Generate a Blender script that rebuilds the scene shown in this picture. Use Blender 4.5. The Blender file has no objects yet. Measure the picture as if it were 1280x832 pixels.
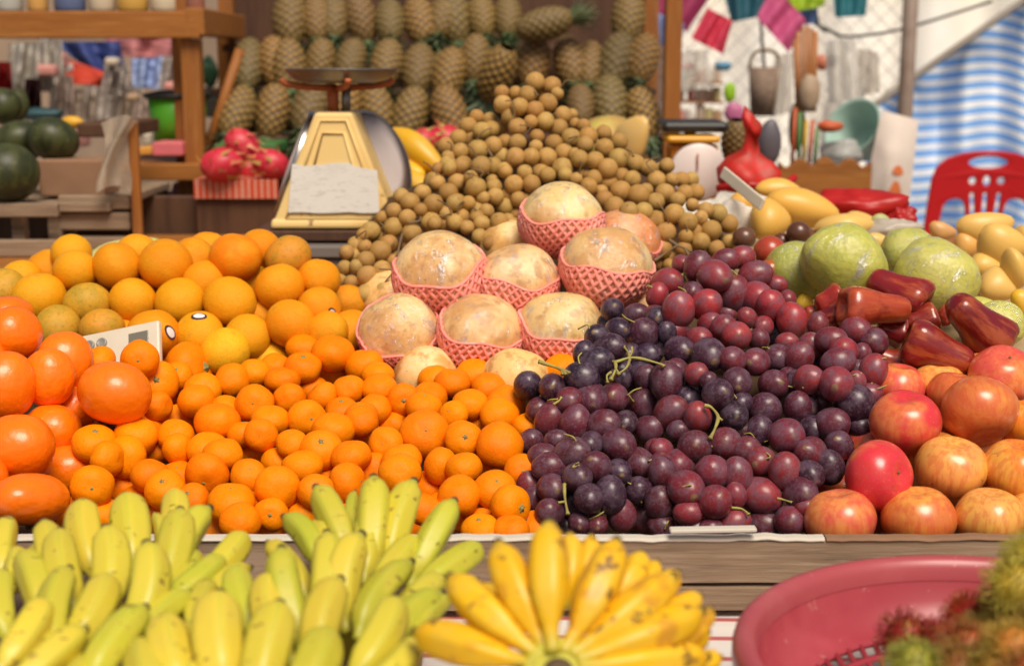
import bpy, bmesh, math, random
import numpy as np
from mathutils import Vector, Matrix, Quaternion, noise as mnoise
random.seed(7); np.random.seed(7)
R = math.radians
SC = bpy.context.scene
COL = SC.collection

# ------------------------------------------------------------------ camera frame
H = 1.20; PITCH = R(10.86); F = 1778.0
CAM = Vector((0, 0, H))
FW = Vector((0, math.cos(PITCH), -math.sin(PITCH)))
UP = Vector((0, math.sin(PITCH), math.cos(PITCH)))
RT = Vector((1, 0, 0))
def ray(px, py): return FW + RT*((px-640)/F) + UP*((416-py)/F)
def P(px, py, d): return CAM + ray(px, py)*d
def S(w, d): return w*d/F
def lerp(tab, v):
    tab = sorted(tab)
    if v <= tab[0][0]:
        (a, b), (c, e) = tab[0], tab[1]
    elif v >= tab[-1][0]:
        (a, b), (c, e) = tab[-2], tab[-1]
    else:
        for i in range(len(tab)-1):
            if tab[i][0] <= v <= tab[i+1][0]:
                (a, b), (c, e) = tab[i], tab[i+1]; break
    return b+(e-b)*(v-a)/(c-a)
def U(a, b): return random.uniform(a, b)

# ------------------------------------------------------------------ materials
def newmat(name):
    m = bpy.data.materials.new(name); m.use_nodes = True
    nt = m.node_tree; b = nt.nodes['Principled BSDF']
    return m, nt, b
def nd(nt, t, **kw):
    n = nt.nodes.new(t)
    for k, v in kw.items(): setattr(n, k, v)
    return n
def coords(nt, stretch=(1, 1, 1), uv=False):
    tc = nd(nt, 'ShaderNodeTexCoord'); oi = nd(nt, 'ShaderNodeObjectInfo')
    mp = nd(nt, 'ShaderNodeMapping')
    nt.links.new(tc.outputs['UV' if uv else 'Object'], mp.inputs['Vector'])
    mp.inputs['Scale'].default_value = stretch
    mu = nd(nt, 'ShaderNodeMath', operation='MULTIPLY'); mu.inputs[1].default_value = 37.0
    nt.links.new(oi.outputs['Random'], mu.inputs[0])
    nt.links.new(mu.outputs[0], mp.inputs['Location'])
    return mp.outputs['Vector']
def noise_fac(nt, vec, scale, lo, hi, detail=4, rough=.6):
    n = nd(nt, 'ShaderNodeTexNoise'); n.inputs['Scale'].default_value = scale
    n.inputs['Detail'].default_value = detail; n.inputs['Roughness'].default_value = rough
    nt.links.new(vec, n.inputs['Vector'])
    r = nd(nt, 'ShaderNodeMapRange'); r.inputs['From Min'].default_value = lo; r.inputs['From Max'].default_value = hi
    r.interpolation_type = 'SMOOTHSTEP'
    nt.links.new(n.outputs['Fac'], r.inputs['Value'])
    return r.outputs['Result'], n.outputs['Fac']
def mixc(nt, fac, a, b, mode='MIX'):
    m = nd(nt, 'ShaderNodeMix', data_type='RGBA', blend_type=mode)
    for k, v in ((0, fac), (6, a), (7, b)):
        if hasattr(v, 'links') or hasattr(v, 'is_linked'): nt.links.new(v, m.inputs[k])
        elif isinstance(v, (int, float)): m.inputs[k].default_value = v
        else: m.inputs[k].default_value = (*v, 1)
    return m.outputs[2]
def scale_fac(nt, f, k):
    m = nd(nt, 'ShaderNodeMath', operation='MULTIPLY'); nt.links.new(f, m.inputs[0]); m.inputs[1].default_value = k
    return m.outputs[0]
def pm(name, col=None, rough=.5, spec=.5, coat=0, coat_rough=.15, layers=(), bump=(), trans=0, metal=0, sss=0, scar=None, alpha=1):
    """layers: (scale, stretch, lo, hi, colour, amount [, mode]); bump: (scale, stretch, strength, distance)"""
    m, nt, b = newmat(name)
    if col is None:
        c = nd(nt, 'ShaderNodeObjectInfo').outputs['Color']
    else:
        rgb = nd(nt, 'ShaderNodeRGB'); rgb.outputs[0].default_value = (*col, 1); c = rgb.outputs[0]
    for L in layers:
        f, _ = noise_fac(nt, coords(nt, L[1]), L[0], L[2], L[3])
        c = mixc(nt, scale_fac(nt, f, L[5]), c, L[4], L[6] if len(L) > 6 else 'MIX')
    if scar:
        tc = nd(nt, 'ShaderNodeTexCoord'); sz = nd(nt, 'ShaderNodeSeparateXYZ'); nt.links.new(tc.outputs['Object'], sz.inputs[0])
        r = nd(nt, 'ShaderNodeMapRange'); r.inputs['From Min'].default_value = scar[0]; r.inputs['From Max'].default_value = scar[0]+.02; nt.links.new(sz.outputs['Z'], r.inputs['Value'])
        c = mixc(nt, r.outputs['Result'], c, scar[1])
    nt.links.new(c, b.inputs['Base Color'])
    b.inputs['Roughness'].default_value = rough; b.inputs['Specular IOR Level'].default_value = spec
    b.inputs['Coat Weight'].default_value = coat; b.inputs['Coat Roughness'].default_value = coat_rough
    b.inputs['Metallic'].default_value = metal
    if sss:
        b.inputs['Subsurface Weight'].default_value = sss; b.inputs['Subsurface Radius'].default_value = (1, .4, .15)
        b.inputs['Subsurface Scale'].default_value = .004
    prev = None
    for B in bump:
        _, raw = noise_fac(nt, coords(nt, B[1]), B[0], 0, 1, detail=3)
        bn = nd(nt, 'ShaderNodeBump'); bn.inputs['Strength'].default_value = B[2]; bn.inputs['Distance'].default_value = B[3]
        nt.links.new(raw, bn.inputs['Height'])
        if prev: nt.links.new(prev, bn.inputs['Normal'])
        prev = bn.outputs['Normal']
    if prev: nt.links.new(prev, b.inputs['Normal'])
    if trans:
        tr = nd(nt, 'ShaderNodeBsdfTranslucent'); nt.links.new(c, tr.inputs['Color'])
        mx = nd(nt, 'ShaderNodeMixShader'); mx.inputs[0].default_value = trans
        nt.links.new(b.outputs[0], mx.inputs[1]); nt.links.new(tr.outputs[0], mx.inputs[2])
        nt.links.new(mx.outputs[0], nt.nodes['Material Output'].inputs['Surface'])
    if alpha < 1: b.inputs['Alpha'].default_value = alpha
    return m
I3 = (1, 1, 1)
M = {}
M['orange'] = pm('orange_peel', None, .42, .18, layers=[(2.0, I3, .42, .68, (.80, .42, .02), .5), (4, I3, .60, .72, (.42, .24, .03), .4), (30, I3, .35, .65, (.60, .20, .004), .3), (13, I3, .70, .76, (.30, .14, .02), .5)], bump=[(50, I3, .55, .0022), (3, I3, .35, .004)])
M['green_orange'] = pm('greenish_orange_peel', None, .5, .35, layers=[(2.4, I3, .42, .66, (.40, .27, .02), .65), (14, I3, .5, .7, (.24, .12, .015), .45)], bump=[(55, I3, .4, .002)])
M['mandarin'] = pm('mandarin_peel', None, .42, .14, layers=[(2.0, I3, .4, .7, (.88, .29, .002), .55), (26, I3, .35, .65, (.66, .13, .001), .3), (11, I3, .70, .76, (.40, .13, .01), .5)], bump=[(44, I3, .40, .0014), (3.0, I3, .45, .004)])
M['persimmon'] = pm('persimmon_skin', None, .36, .35, coat=.4, coat_rough=.2, layers=[(2, I3, .4, .8, (.92, .25, .003), .45), (24, (1, 1, 3), .62, .70, (.30, .07, .005), .5), (5, (1, 1, .3), .55, .75, (.70, .12, .002), .4)], bump=[(16, I3, .3, .002), (1.6, I3, .7, .008)])
M['nub'] = pm('stem_button', (.27, .26, .09), .8, layers=[(20, I3, .45, .65, (.12, .10, .03), .7)])
M['calyx'] = pm('dry_calyx', (.16, .15, .05), .8, layers=[(20, I3, .4, .7, (.08, .05, .02), .7)])
M['longan'] = pm('longan_shell', None, .62, .3, layers=[(3, I3, .4, .7, (.28, .145, .035), .55), (45, I3, .45, .65, (.46, .27, .085), .5), (9, I3, .66, .72, (.12, .07, .03), .6)], bump=[(38, I3, .35, .0009)], scar=(.470, (.22, .12, .05)))
M['twig'] = pm('woody_twig', (.20, .13, .06), .8, layers=[(30, I3, .4, .7, (.09, .05, .02), .6)])
M['grape'] = pm('grape_skin', None, .36, .45, coat=.10, coat_rough=.2, layers=[(2.0, I3, .46, .72, (.016, .006, .014), .45), (2.6, I3, .42, .62, (.145, .095, .135), .5), (14, I3, .5, .68, (.26, .18, .21), .3), (60, I3, .68, .72, (.36, .22, .14), .4)], bump=[(5, I3, .2, .001)], scar=(.588, (.22, .14, .07)))
M['grape_stem'] = pm('green_grape_stem', (.36, .32, .075), .6, layers=[(40, I3, .45, .65, (.22, .15, .05), .6)])
M['pom'] = pm('pomegranate_rind', None, .42, .4, layers=[(1.7, I3, .42, .66, (.90, .74, .42), .7), (1.6, I3, .46, .60, (.64, .31, .075), .75), (6, I3, .52, .66, (.44, .18, .04), .55), (26, I3, .64, .7, (.18, .07, .03), .75)], bump=[(7, I3, .25, .004), (30, I3, .2, .001)])
def film_mat():
    m, nt, b = newmat('cling_film')
    b.inputs['Base Color'].default_value = (.95, .95, .95, 1); b.inputs['Roughness'].default_value = .16
    b.inputs['Specular IOR Level'].default_value = .6
    tr = nd(nt, 'ShaderNodeBsdfTransparent'); mx = nd(nt, 'ShaderNodeMixShader')
    f, _ = noise_fac(nt, coords(nt, (1.2, 1.2, .30)), 6, .50, .70, detail=6, rough=.65)  # whitish streaks painted into the film as wrinkle highlights
    a = nd(nt, 'ShaderNodeMath', operation='MULTIPLY_ADD'); nt.links.new(f, a.inputs[0]); a.inputs[1].default_value = .48; a.inputs[2].default_value = .10
    nt.links.new(a.outputs[0], mx.inputs[0]); gl = nd(nt, 'ShaderNodeBsdfGlossy'); gl.inputs['Roughness'].default_value = .14; mg_ = nd(nt, 'ShaderNodeMixShader'); mg_.inputs[0].default_value = .55
    nt.links.new(b.outputs[0], mg_.inputs[1]); nt.links.new(gl.outputs[0], mg_.inputs[2])
    nt.links.new(tr.outputs[0], mx.inputs[1]); nt.links.new(mg_.outputs[0], mx.inputs[2])
    _, raw = noise_fac(nt, coords(nt, (1, 1, .35)), 9, 0, 1, detail=5)
    bn = nd(nt, 'ShaderNodeBump'); bn.inputs['Strength'].default_value = .8; bn.inputs['Distance'].default_value = .012
    nt.links.new(raw, bn.inputs['Height']); nt.links.new(bn.outputs[0], b.inputs['Normal']); nt.links.new(bn.outputs[0], gl.inputs['Normal'])
    nt.links.new(mx.outputs[0], nt.nodes['Material Output'].inputs['Surface'])
    return m
M['film'] = film_mat()
M['net'] = pm('foam_net', (1.0, .34, .28), .8, trans=.12, layers=[(3, I3, .45, .75, (1.0, .56, .50), .7)])
def streak_mat(name, rough=.3, coat=.3):
    m, nt, b = newmat(name)
    tc = nd(nt, 'ShaderNodeTexCoord'); oi = nd(nt, 'ShaderNodeObjectInfo')
    base = oi.outputs['Color']
    f1, _ = noise_fac(nt, coords(nt, (1, 1, .16)), 13, .42, .62, detail=4)
    f2, _ = noise_fac(nt, coords(nt, I3), 1.3, .44, .62, detail=3)
    f3, _ = noise_fac(nt, coords(nt, I3), 55, .66, .70, detail=1)
    sc_ = nd(nt, 'ShaderNodeSeparateColor'); nt.links.new(base, sc_.inputs[0])
    am = nd(nt, 'ShaderNodeMath', operation='MULTIPLY_ADD'); am.use_clamp = True; nt.links.new(sc_.outputs[1], am.inputs[0]); am.inputs[1].default_value = 2.2; am.inputs[2].default_value = .40
    f2m = nd(nt, 'ShaderNodeMath', operation='MULTIPLY'); nt.links.new(f2, f2m.inputs[0]); nt.links.new(am.outputs[0], f2m.inputs[1])
    c = mixc(nt, scale_fac(nt, f2m.outputs[0], .85), base, (.82, .42, .07))
    c = mixc(nt, scale_fac(nt, f1, .42), c, (.58, .05, .025))
    c = mixc(nt, scale_fac(nt, f3, .25), c, (.70, .45, .22))
    f4, _ = noise_fac(nt, coords(nt, I3), 5, .70, .74, detail=3)
    c = mixc(nt, scale_fac(nt, f4, .6), c, (.16, .08, .03))
    nt.links.new(c, b.inputs['Base Color']); b.inputs['Roughness'].default_value = rough
    b.inputs['Coat Weight'].default_value = coat; b.inputs['Coat Roughness'].default_value = .2
    return m
M['apple'] = streak_mat('apple_skin')
M['apple_stem'] = M['twig']
M['rose_apple'] = pm('rose_apple_skin', None, .28, .45, coat=.4, coat_rough=.15, layers=[(7, (1, 1, .15), .45, .62, (.55, .13, .03), .45), (4, I3, .5, .7, (.16, .008, .010), .6)], bump=[(5, (1, 1, .15), .3, .004)])
M['guava'] = pm('guava_rind', None, .45, .5, layers=[(2, I3, .4, .7, (.66, .60, .12), .6), (8, I3, .5, .7, (.32, .37, .03), .55), (5, I3, .68, .74, (.32, .20, .07), .5)], bump=[(6, I3, .5, .006)])
M['mango'] = pm('mango_skin', None, .40, .45, layers=[(2, I3, .4, .7, (.76, .46, .12), .6), (40, I3, .66, .72, (.25, .14, .04), .5)], bump=[(3, I3, .2, .003)])
M['plum'] = pm('plum_skin', None, .3, .5, coat=.2, layers=[(3, I3, .5, .7, (.10, .04, .03), .6), (30, I3, .6, .7, (.45, .25, .15), .3)])
def banana_mat(ripe=False):
    m, nt, b = newmat('banana_peel')
    tc = nd(nt, 'ShaderNodeTexCoord'); oi = nd(nt, 'ShaderNodeObjectInfo'); sx = nd(nt, 'ShaderNodeSeparateXYZ')
    nt.links.new(tc.outputs['UV'], sx.inputs[0])
    t = sx.outputs['Y']
    c = oi.outputs['Color']
    f, _ = noise_fac(nt, coords(nt, I3), 38, .42, .68); c = mixc(nt, scale_fac(nt, f, .35), c, (.66, .50, .07))
    def band(lo, hi, col, k, c):
        r = nd(nt, 'ShaderNodeMapRange'); r.interpolation_type = 'SMOOTHSTEP'
        r.inputs['From Min'].default_value = lo; r.inputs['From Max'].default_value = hi
        nt.links.new(t, r.inputs['Value']); return mixc(nt, scale_fac(nt, r.outputs['Result'], k), c, col)
    c = band(.22, .02, (.42, .42, .05), .7, c)
    c = band(.82, 1.0, (.40, .43, .05), .3 if ripe else .65, c)
    ma = nd(nt, 'ShaderNodeMath', operation='MULTIPLY'); ma.inputs[1].default_value = 10*math.pi; nt.links.new(sx.outputs['X'], ma.inputs[0])
    cs = nd(nt, 'ShaderNodeMath', operation='COSINE'); nt.links.new(ma.outputs[0], cs.inputs[0])
    rg = nd(nt, 'ShaderNodeMapRange'); rg.inputs['From Min'].default_value = .55; rg.inputs['From Max'].default_value = 1; nt.links.new(cs.outputs[0], rg.inputs['Value'])
    c = mixc(nt, scale_fac(nt, rg.outputs['Result'], 0.0 if ripe else .28), c, (.33, .40, .04))
    if ripe:
        f, _ = noise_fac(nt, coords(nt, (1, 1, 1)), 30, .56, .68, detail=4); c = mixc(nt, scale_fac(nt, f, .65), c, (.50, .20, .02))
        f, _ = noise_fac(nt, coords(nt, (1, 1, 1)), 46, .62, .66, detail=3); c = mixc(nt, scale_fac(nt, f, .8), c, (.10, .045, .02))
    f, _ = noise_fac(nt, coords(nt, (.5, 1.6, 1.6)), 60, .635, .69, detail=3); c = mixc(nt, scale_fac(nt, f, .8), c, (.13, .065, .02))
    f, _ = noise_fac(nt, coords(nt, I3), 24, .66, .71, detail=5); c = mixc(nt, scale_fac(nt, f, .7), c, (.22, .11, .03))
    c = band(.935, .965, (.05, .03, .02), .95, c)
    nt.links.new(c, b.inputs['Base Color']); b.inputs['Roughness'].default_value = .42
    _, raw = noise_fac(nt, coords(nt, (1, 1, 1)), 160, 0, 1, detail=2)
    bn = nd(nt, 'ShaderNodeBump'); bn.inputs['Strength'].default_value = .12; bn.inputs['Distance'].default_value = .001
    nt.links.new(raw, bn.inputs['Height']); nt.links.new(bn.outputs[0], b.inputs['Normal'])
    return m
M['banana'] = banana_mat(); M['banana_ripe'] = banana_mat(True)
M['banana_crown'] = pm('banana_crown', (.52, .48, .05), .6, layers=[(60, I3, .5, .68, (.26, .18, .04), .6)])
M['banana_cut'] = pm('banana_cut', (.10, .06, .03), .8, layers=[(60, I3, .45, .65, (.30, .22, .08), .6)])
M['wood_old'] = pm('weathered_wood', (.29, .20, .13), .75, .3, layers=[(4, (1, 14, 14), .4, .7, (.13, .085, .055), .7), (12, (1, 18, 18), .5, .7, (.40, .30, .21), .5), (3, I3, .55, .75, (.16, .11, .08), .5)], bump=[(10, (1, 18, 18), .5, .003)])
M['wood_dark'] = pm('dark_wood', (.10, .045, .022), .6, .4, layers=[(4, (10, 10, 1), .4, .7, (.05, .02, .012), .7)], bump=[(8, (12, 12, 1), .3, .003)])
M['wood_warm'] = pm('warm_wood', (.35, .13, .026), .55, .3, layers=[(3, (1, 12, 12), .4, .7, (.24, .08, .016), .75), (9, (1, 16, 16), .5, .7, (.48, .23, .07), .5)], bump=[(8, (1, 14, 14), .3, .002)])
M['wood_post'] = pm('warm_wood_post', (.32, .115, .022), .55, .3, layers=[(3, (12, 12, 1), .4, .7, (.24, .085, .025), .7), (9, (16, 16, 1), .5, .7, (.46, .22, .07), .5)])
M['paper'] = pm('white_paper', (.60, .55, .47), .8, .2, layers=[(5, I3, .5, .7, (.55, .48, .38), .5), (40, I3, .5, .7, (.62, .57, .50), .4)], bump=[(14, I3, .4, .004)])
M['cardboard'] = pm('cardboard', (.30, .17, .10), .85, .2, layers=[(5, I3, .45, .7, (.22, .12, .07), .6)])
M['lining'] = pm('brown_paper_lining', (.10, .06, .035), .9, .1, layers=[(8, I3, .4, .7, (.06, .035, .02), .7)])
M['pink_plastic'] = pm('pink_plastic', (.35, .040, .055), .36, .5, layers=[(6, I3, .5, .75, (.52, .10, .115), .5), (50, I3, .66, .72, (.62, .38, .32), .3)], bump=[(7, I3, .10, .002)])
M['ramb_skin'] = pm('rambutan_skin', None, .6, layers=[(4, I3, .4, .7, (.35, .28, .03), .5)])
M['ramb_hair'] = pm('rambutan_hair', None, .55, trans=.15, layers=[(3, I3, .5, .65, (.42, .34, .05), .45)])
M['yellow_paint'] = pm('worn_yellow_paint', (.84, .60, .24), .45, .35, layers=[(7, I3, .48, .68, (.70, .42, .12), .65), (26, I3, .66, .72, (.18, .07, .03), .8)], bump=[(10, I3, .1, .002)])
M['steel'] = pm('brushed_steel', (.55, .52, .50), .28, metal=1, layers=[(6, I3, .5, .7, (.35, .30, .26), .6)])
M['steel_dull'] = pm('dull_steel', (.30, .29, .28), .45, metal=.8, layers=[(8, I3, .5, .7, (.18, .13, .10), .6)])
M['dial'] = pm('dial_face', (.72, .62, .58), .35, .5, coat=.3, layers=[(4, I3, .4, .7, (.58, .48, .44), .6)])
M['rust_paint'] = pm('rusty_orange_paint', (.50, .13, .04), .6, layers=[(14, I3, .5, .7, (.20, .07, .03), .7)])
M['grey_board'] = pm('grey_worn_board', (.18, .155, .14), .6, layers=[(6, I3, .45, .7, (.09, .07, .06), .6)])
M['black'] = pm('black_plastic', (.02, .02, .02), .45)
M['calc'] = pm('ivory_plastic', (.66, .60, .48), .45, layers=[(12, I3, .5, .7, (.56, .49, .37), .4)])
M['calc_key'] = pm('grey_key', (.26, .25, .23), .4, coat=.3)
M['lcd'] = pm('lcd_glass', (.17, .165, .13), .15, .6)
M['sticker_dark'] = pm('sticker_edge', (.04, .02, .05), .4)
M['sticker'] = pm('sticker_paper', (.80, .78, .80), .4, layers=[(6, I3, .55, .6, (.45, .25, .5), .3)])
M['watermelon'] = pm('watermelon_rind', (.055, .062, .018), .45, .4, layers=[(4, (1, 1, .3), .45, .6, (.022, .028, .010), .8), (9, I3, .62, .72, (.16, .15, .06), .5)])
M['shade'] = pm('warm_awning', (.62, .34, .16), .8, trans=.5)
M['leaf'] = pm('pineapple_leaf', None, .6, trans=.1, layers=[(6, I3, .45, .7, (.17, .18, .07), .5)])
M['dragon'] = pm('dragonfruit_skin', (.56, .022, .045), .45, layers=[(3, I3, .5, .7, (.70, .12, .10), .6)])
M['dragon_scale'] = pm('dragonfruit_scale', (.62, .16, .08), .5, layers=[(3, I3, .45, .55, (.45, .42, .10), .75)])
def flat(name, col, rough=.5, trans=0, coat=0, **k):
    return pm(name, col, rough, trans=trans, coat=coat, layers=[(4, I3, .4, .75, tuple(c*.7 for c in col), .5)], bump=[(5, I3, .25, .01)], **k)
def bagmat(name, col, a=.55):
    return pm(name, col, .35, trans=.4, alpha=a, layers=[(5, I3, .45, .7, tuple(min(1, c*1.3) for c in col), .6)], bump=[(7, I3, .8, .02)])
def stripe_mat(name, a, b_, axis, freq, duty=.5, trans=.45, tilt=0.0, wob=.12):
    m, nt, b = newmat(name)
    tc = nd(nt, 'ShaderNodeTexCoord'); sx = nd(nt, 'ShaderNodeSeparateXYZ'); nt.links.new(tc.outputs['UV'], sx.inputs[0])
    v = sx.outputs['Y' if axis == 'v' else 'X']; u = sx.outputs['X' if axis == 'v' else 'Y']
    k = nd(nt, 'ShaderNodeMath', operation='MULTIPLY_ADD'); nt.links.new(u, k.inputs[0]); k.inputs[1].default_value = tilt; nt.links.new(v, k.inputs[2])
    fr = nd(nt, 'ShaderNodeMath', operation='MULTIPLY'); nt.links.new(k.outputs[0], fr.inputs[0]); fr.inputs[1].default_value = freq
    w = nd(nt, 'ShaderNodeMath', operation='PINGPONG'); nt.links.new(fr.outputs[0], w.inputs[0]); w.inputs[1].default_value = 1
    r = nd(nt, 'ShaderNodeMapRange'); r.interpolation_type = 'SMOOTHSTEP'
    r.inputs['From Min'].default_value = duty-.1; r.inputs['From Max'].default_value = duty+.1; nt.links.new(w.outputs[0], r.inputs['Value'])
    c = mixc(nt, r.outputs['Result'], a, b_)
    f, _ = noise_fac(nt, coords(nt, I3, uv=True), 9, .45, .7); c = mixc(nt, scale_fac(nt, f, .25), c, tuple(x*.75 for x in b_))
    nt.links.new(c, b.inputs['Base Color']); b.inputs['Roughness'].default_value = .5
    tr = nd(nt, 'ShaderNodeBsdfTranslucent'); nt.links.new(c, tr.inputs['Color'])
    mx = nd(nt, 'ShaderNodeMixShader'); mx.inputs[0].default_value = trans
    nt.links.new(b.outputs[0], mx.inputs[1]); nt.links.new(tr.outputs[0], mx.inputs[2])
    nt.links.new(mx.outputs[0], nt.nodes['Material Output'].inputs['Surface'])
    return m
def pine_mat():
    m, nt, b = newmat('pineapple_rind')
    tc = nd(nt, 'ShaderNodeTexCoord'); sx = nd(nt, 'ShaderNodeSeparateXYZ'); nt.links.new(tc.outputs['UV'], sx.inputs[0])
    oi = nd(nt, 'ShaderNodeObjectInfo')
    def math_(op, a, bb=None):
        n = nd(nt, 'ShaderNodeMath', operation=op)
        for i, x in enumerate((a, bb)):
            if x is None: continue
            if isinstance(x, (int, float)): n.inputs[i].default_value = x
            else: nt.links.new(x, n.inputs[i])
        return n.outputs[0]
    a = math_('PINGPONG', sx.outputs['X'], .5); d = math_('PINGPONG', sx.outputs['Y'], .5)   # uv already in eye lattice units
    e = math_('MULTIPLY', math_('MULTIPLY', a, 2), math_('MULTIPLY', d, 2))
    r = nd(nt, 'ShaderNodeMapRange'); r.inputs['From Min'].default_value = .08; r.inputs['From Max'].default_value = .5; r.interpolation_type = 'SMOOTHSTEP'
    nt.links.new(e, r.inputs['Value'])
    c = mixc(nt, r.outputs['Result'], (.10, .06, .022), oi.outputs['Color'])
    f, _ = noise_fac(nt, coords(nt, I3), 6, .4, .7); c = mixc(nt, scale_fac(nt, f, .5), c, (.20, .125, .04))
    nt.links.new(c, b.inputs['Base Color']); b.inputs['Roughness'].default_value = .6
    return m
M['pine'] = pine_mat()

# ------------------------------------------------------------------ mesh helpers
class MB:
    def __init__(s): s.v = []; s.f = []; s.uv = []; s.mi = []
    def add(s, v, f, uv=None, mi=0):
        o = len(s.v); s.v += [tuple(x) for x in v]
        s.f += [tuple(i+o for i in q) for q in f]; s.mi += [mi]*len(f)
        s.uv += list(uv) if uv else [(0, 0)]*len(v)
        return s
    def mesh(s, name, mats, smooth=True):
        me = bpy.data.meshes.new(name); me.from_pydata(s.v, [], s.f)
        if not isinstance(mats, (list, tuple)): mats = [mats]
        for m in mats: me.materials.append(m)
        me.polygons.foreach_set('use_smooth', [smooth]*len(s.f)); me.polygons.foreach_set('material_index', s.mi)
        ul = me.uv_layers.new(name='UVMap')
        li = np.zeros(len(me.loops), dtype=np.int32); me.loops.foreach_get('vertex_index', li)
        ul.data.foreach_set('uv', np.array(s.uv, dtype=np.float32)[li].ravel())
        me.update(); return me
def lathe(prof, seg=24, mod=None, cap=True):
    v = []; f = []; uv = []
    n = len(prof)
    for i, (r, z) in enumerate(prof):
        for k in range(seg):
            a = 2*math.pi*k/seg; rr = r*(mod(a, i/(n-1)) if mod else 1)
            v.append((rr*math.cos(a), rr*math.sin(a), z)); uv.append((k/seg, i/(n-1)))
    for i in range(n-1):
        for k in range(seg):
            a = i*seg+k; b = i*seg+(k+1) % seg
            f.append((a, b, b+seg, a+seg))
    if cap and prof[0][0] > 1e-5: f.append(tuple(range(seg-1, -1, -1)))
    if cap and prof[-1][0] > 1e-5: f.append(tuple((n-1)*seg+k for k in range(seg)))
    return v, f, uv
def warp(v, amp, sc, seed):
    o = Vector((seed*7.3, seed*3.1, seed*1.7)); out = []
    for p in v:
        q = Vector(p); k = 1+amp*mnoise.noise(q*sc+o)+amp*.4*mnoise.noise(q*sc*2.3+o)
        out.append(tuple(q*k))
    return out
def tube(pts, rad, seg=6, cap=True):
    pts = [Vector(p) for p in pts]; n = len(pts)
    rad = rad if isinstance(rad, (list, tuple)) else [rad]*n
    v = []; f = []; uv = []; ref = None
    for i, p in enumerate(pts):
        t = (pts[min(i+1, n-1)]-pts[max(i-1, 0)]).normalized()
        if ref is None: ref = t.orthogonal().normalized()
        ref = (ref-t*ref.dot(t)).normalized(); b = t.cross(ref)
        for k in range(seg):
            a = 2*math.pi*k/seg
            v.append(p+(ref*math.cos(a)+b*math.sin(a))*rad[i]); uv.append((k/seg, i/(n-1)))
    for i in range(n-1):
        for k in range(seg):
            a = i*seg+k; b = i*seg+(k+1) % seg; f.append((a, b, b+seg, a+seg))
    if cap: f.append(tuple(range(seg-1, -1, -1))); f.append(tuple((n-1)*seg+k for k in range(seg)))
    return v, f, uv
def smooth_pts(pts, n=6):
    pts = [Vector(p) for p in pts]; out = []
    for i in range(len(pts)-1):
        p0 = pts[max(i-1, 0)]; p1 = pts[i]; p2 = pts[i+1]; p3 = pts[min(i+2, len(pts)-1)]
        for k in range(n):
            t = k/n
            out.append(.5*((2*p1)+(p2-p0)*t+(2*p0-5*p1+4*p2-p3)*t*t+(3*p1-p0-3*p2+p3)*t**3))
    out.append(pts[-1]); return out
def boxgeo(c, s, bev=.004, seg=2, taper=None):
    bm = bmesh.new(); bmesh.ops.create_cube(bm, size=1)
    for v in bm.verts:
        k = 1
        if taper and v.co.z > 0: k = taper
        v.co = Vector((c[0]+v.co.x*s[0]*k, c[1]+v.co.y*s[1]*k, c[2]+v.co.z*s[2]))
    if bev: bmesh.ops.bevel(bm, geom=list(bm.edges), offset=min(bev, min(s)*.45), segments=seg, affect='EDGES', profile=.5)
    bm.verts.index_update()
    v = [tuple(x.co) for x in bm.verts]; f = [tuple(q.index for q in p.verts) for p in bm.faces]; bm.free()
    return v, f
def plate(outlines, th, name, mat, bevel=.003):
    cu = bpy.data.curves.new(name, 'CURVE'); cu.dimensions = '2D'; cu.fill_mode = 'BOTH'; cu.extrude = th/2; cu.bevel_depth = bevel; cu.bevel_resolution = 2
    for o in outlines:
        s = cu.splines.new('POLY'); s.points.add(len(o)-1)
        for p, q in zip(s.points, o): p.co = (q[0], q[1], 0, 1)
        s.use_cyclic_u = True
    ob = bpy.data.objects.new(name, cu); me = bpy.data.meshes.new_from_object(ob)
    bpy.data.objects.remove(ob); bpy.data.curves.remove(cu)
    me.name = name; me.materials.clear(); me.materials.append(mat)
    for p in me.polygons: p.use_smooth = False
    return me
def ell(cx, cy, rx, ry, n=24): return [(cx+rx*math.cos(2*math.pi*k/n), cy+ry*math.sin(2*math.pi*k/n)) for k in range(n)]

# ------------------------------------------------------------------ object helpers
def put(name, me, parent=None, loc=None, rot=None, scale=None, color=None):
    o = bpy.data.objects.new(name, me); COL.objects.link(o)
    if parent: o.parent = parent
    if loc is not None: o.location = loc
    if rot is not None:
        o.rotation_mode = 'QUATERNION'; o.rotation_quaternion = rot
    if scale is not None: o.scale = scale if hasattr(scale, '__len__') else (scale,)*3
    if color is not None: o.color = (*color[:3], 1)
    return o
def tag(o, label, cat, group=None):
    o['label'] = label; o['category'] = cat
    if group: o['group'] = group
    return o
def thing(name, label, cat, loc, group=None):
    o = bpy.data.objects.new(name, None); COL.objects.link(o); o.location = loc; o.empty_display_size = .05
    return tag(o, label, cat, group)
def struct(name, me):
    o = put(name, me); o['kind'] = 'structure'; return o
def rel(pts, t):
    l = t.location if hasattr(t, 'location') else t
    return [Vector(p)-l for p in pts]
def part(name, geo, mat, parent, smooth=True):
    """world-space geometry -> child mesh of a thing whose Empty is not rotated"""
    v, f = geo[0], geo[1]; uv = geo[2] if len(geo) > 2 else None
    return put(name, MB().add(rel(v, parent.location), f, uv).mesh(name, mat, smooth), parent)
def axis_rot(ax, spin=None):
    q = Vector((0, 0, 1)).rotation_difference(Vector(ax).normalized())
    return q @ Quaternion((0, 0, 1), U(0, 6.28) if spin is None else spin)
def vary(c, s=.12, h=.06):
    k = 1+U(-s, s); return tuple(max(.002, x*k*(1+U(-h, h))) for x in c)
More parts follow.
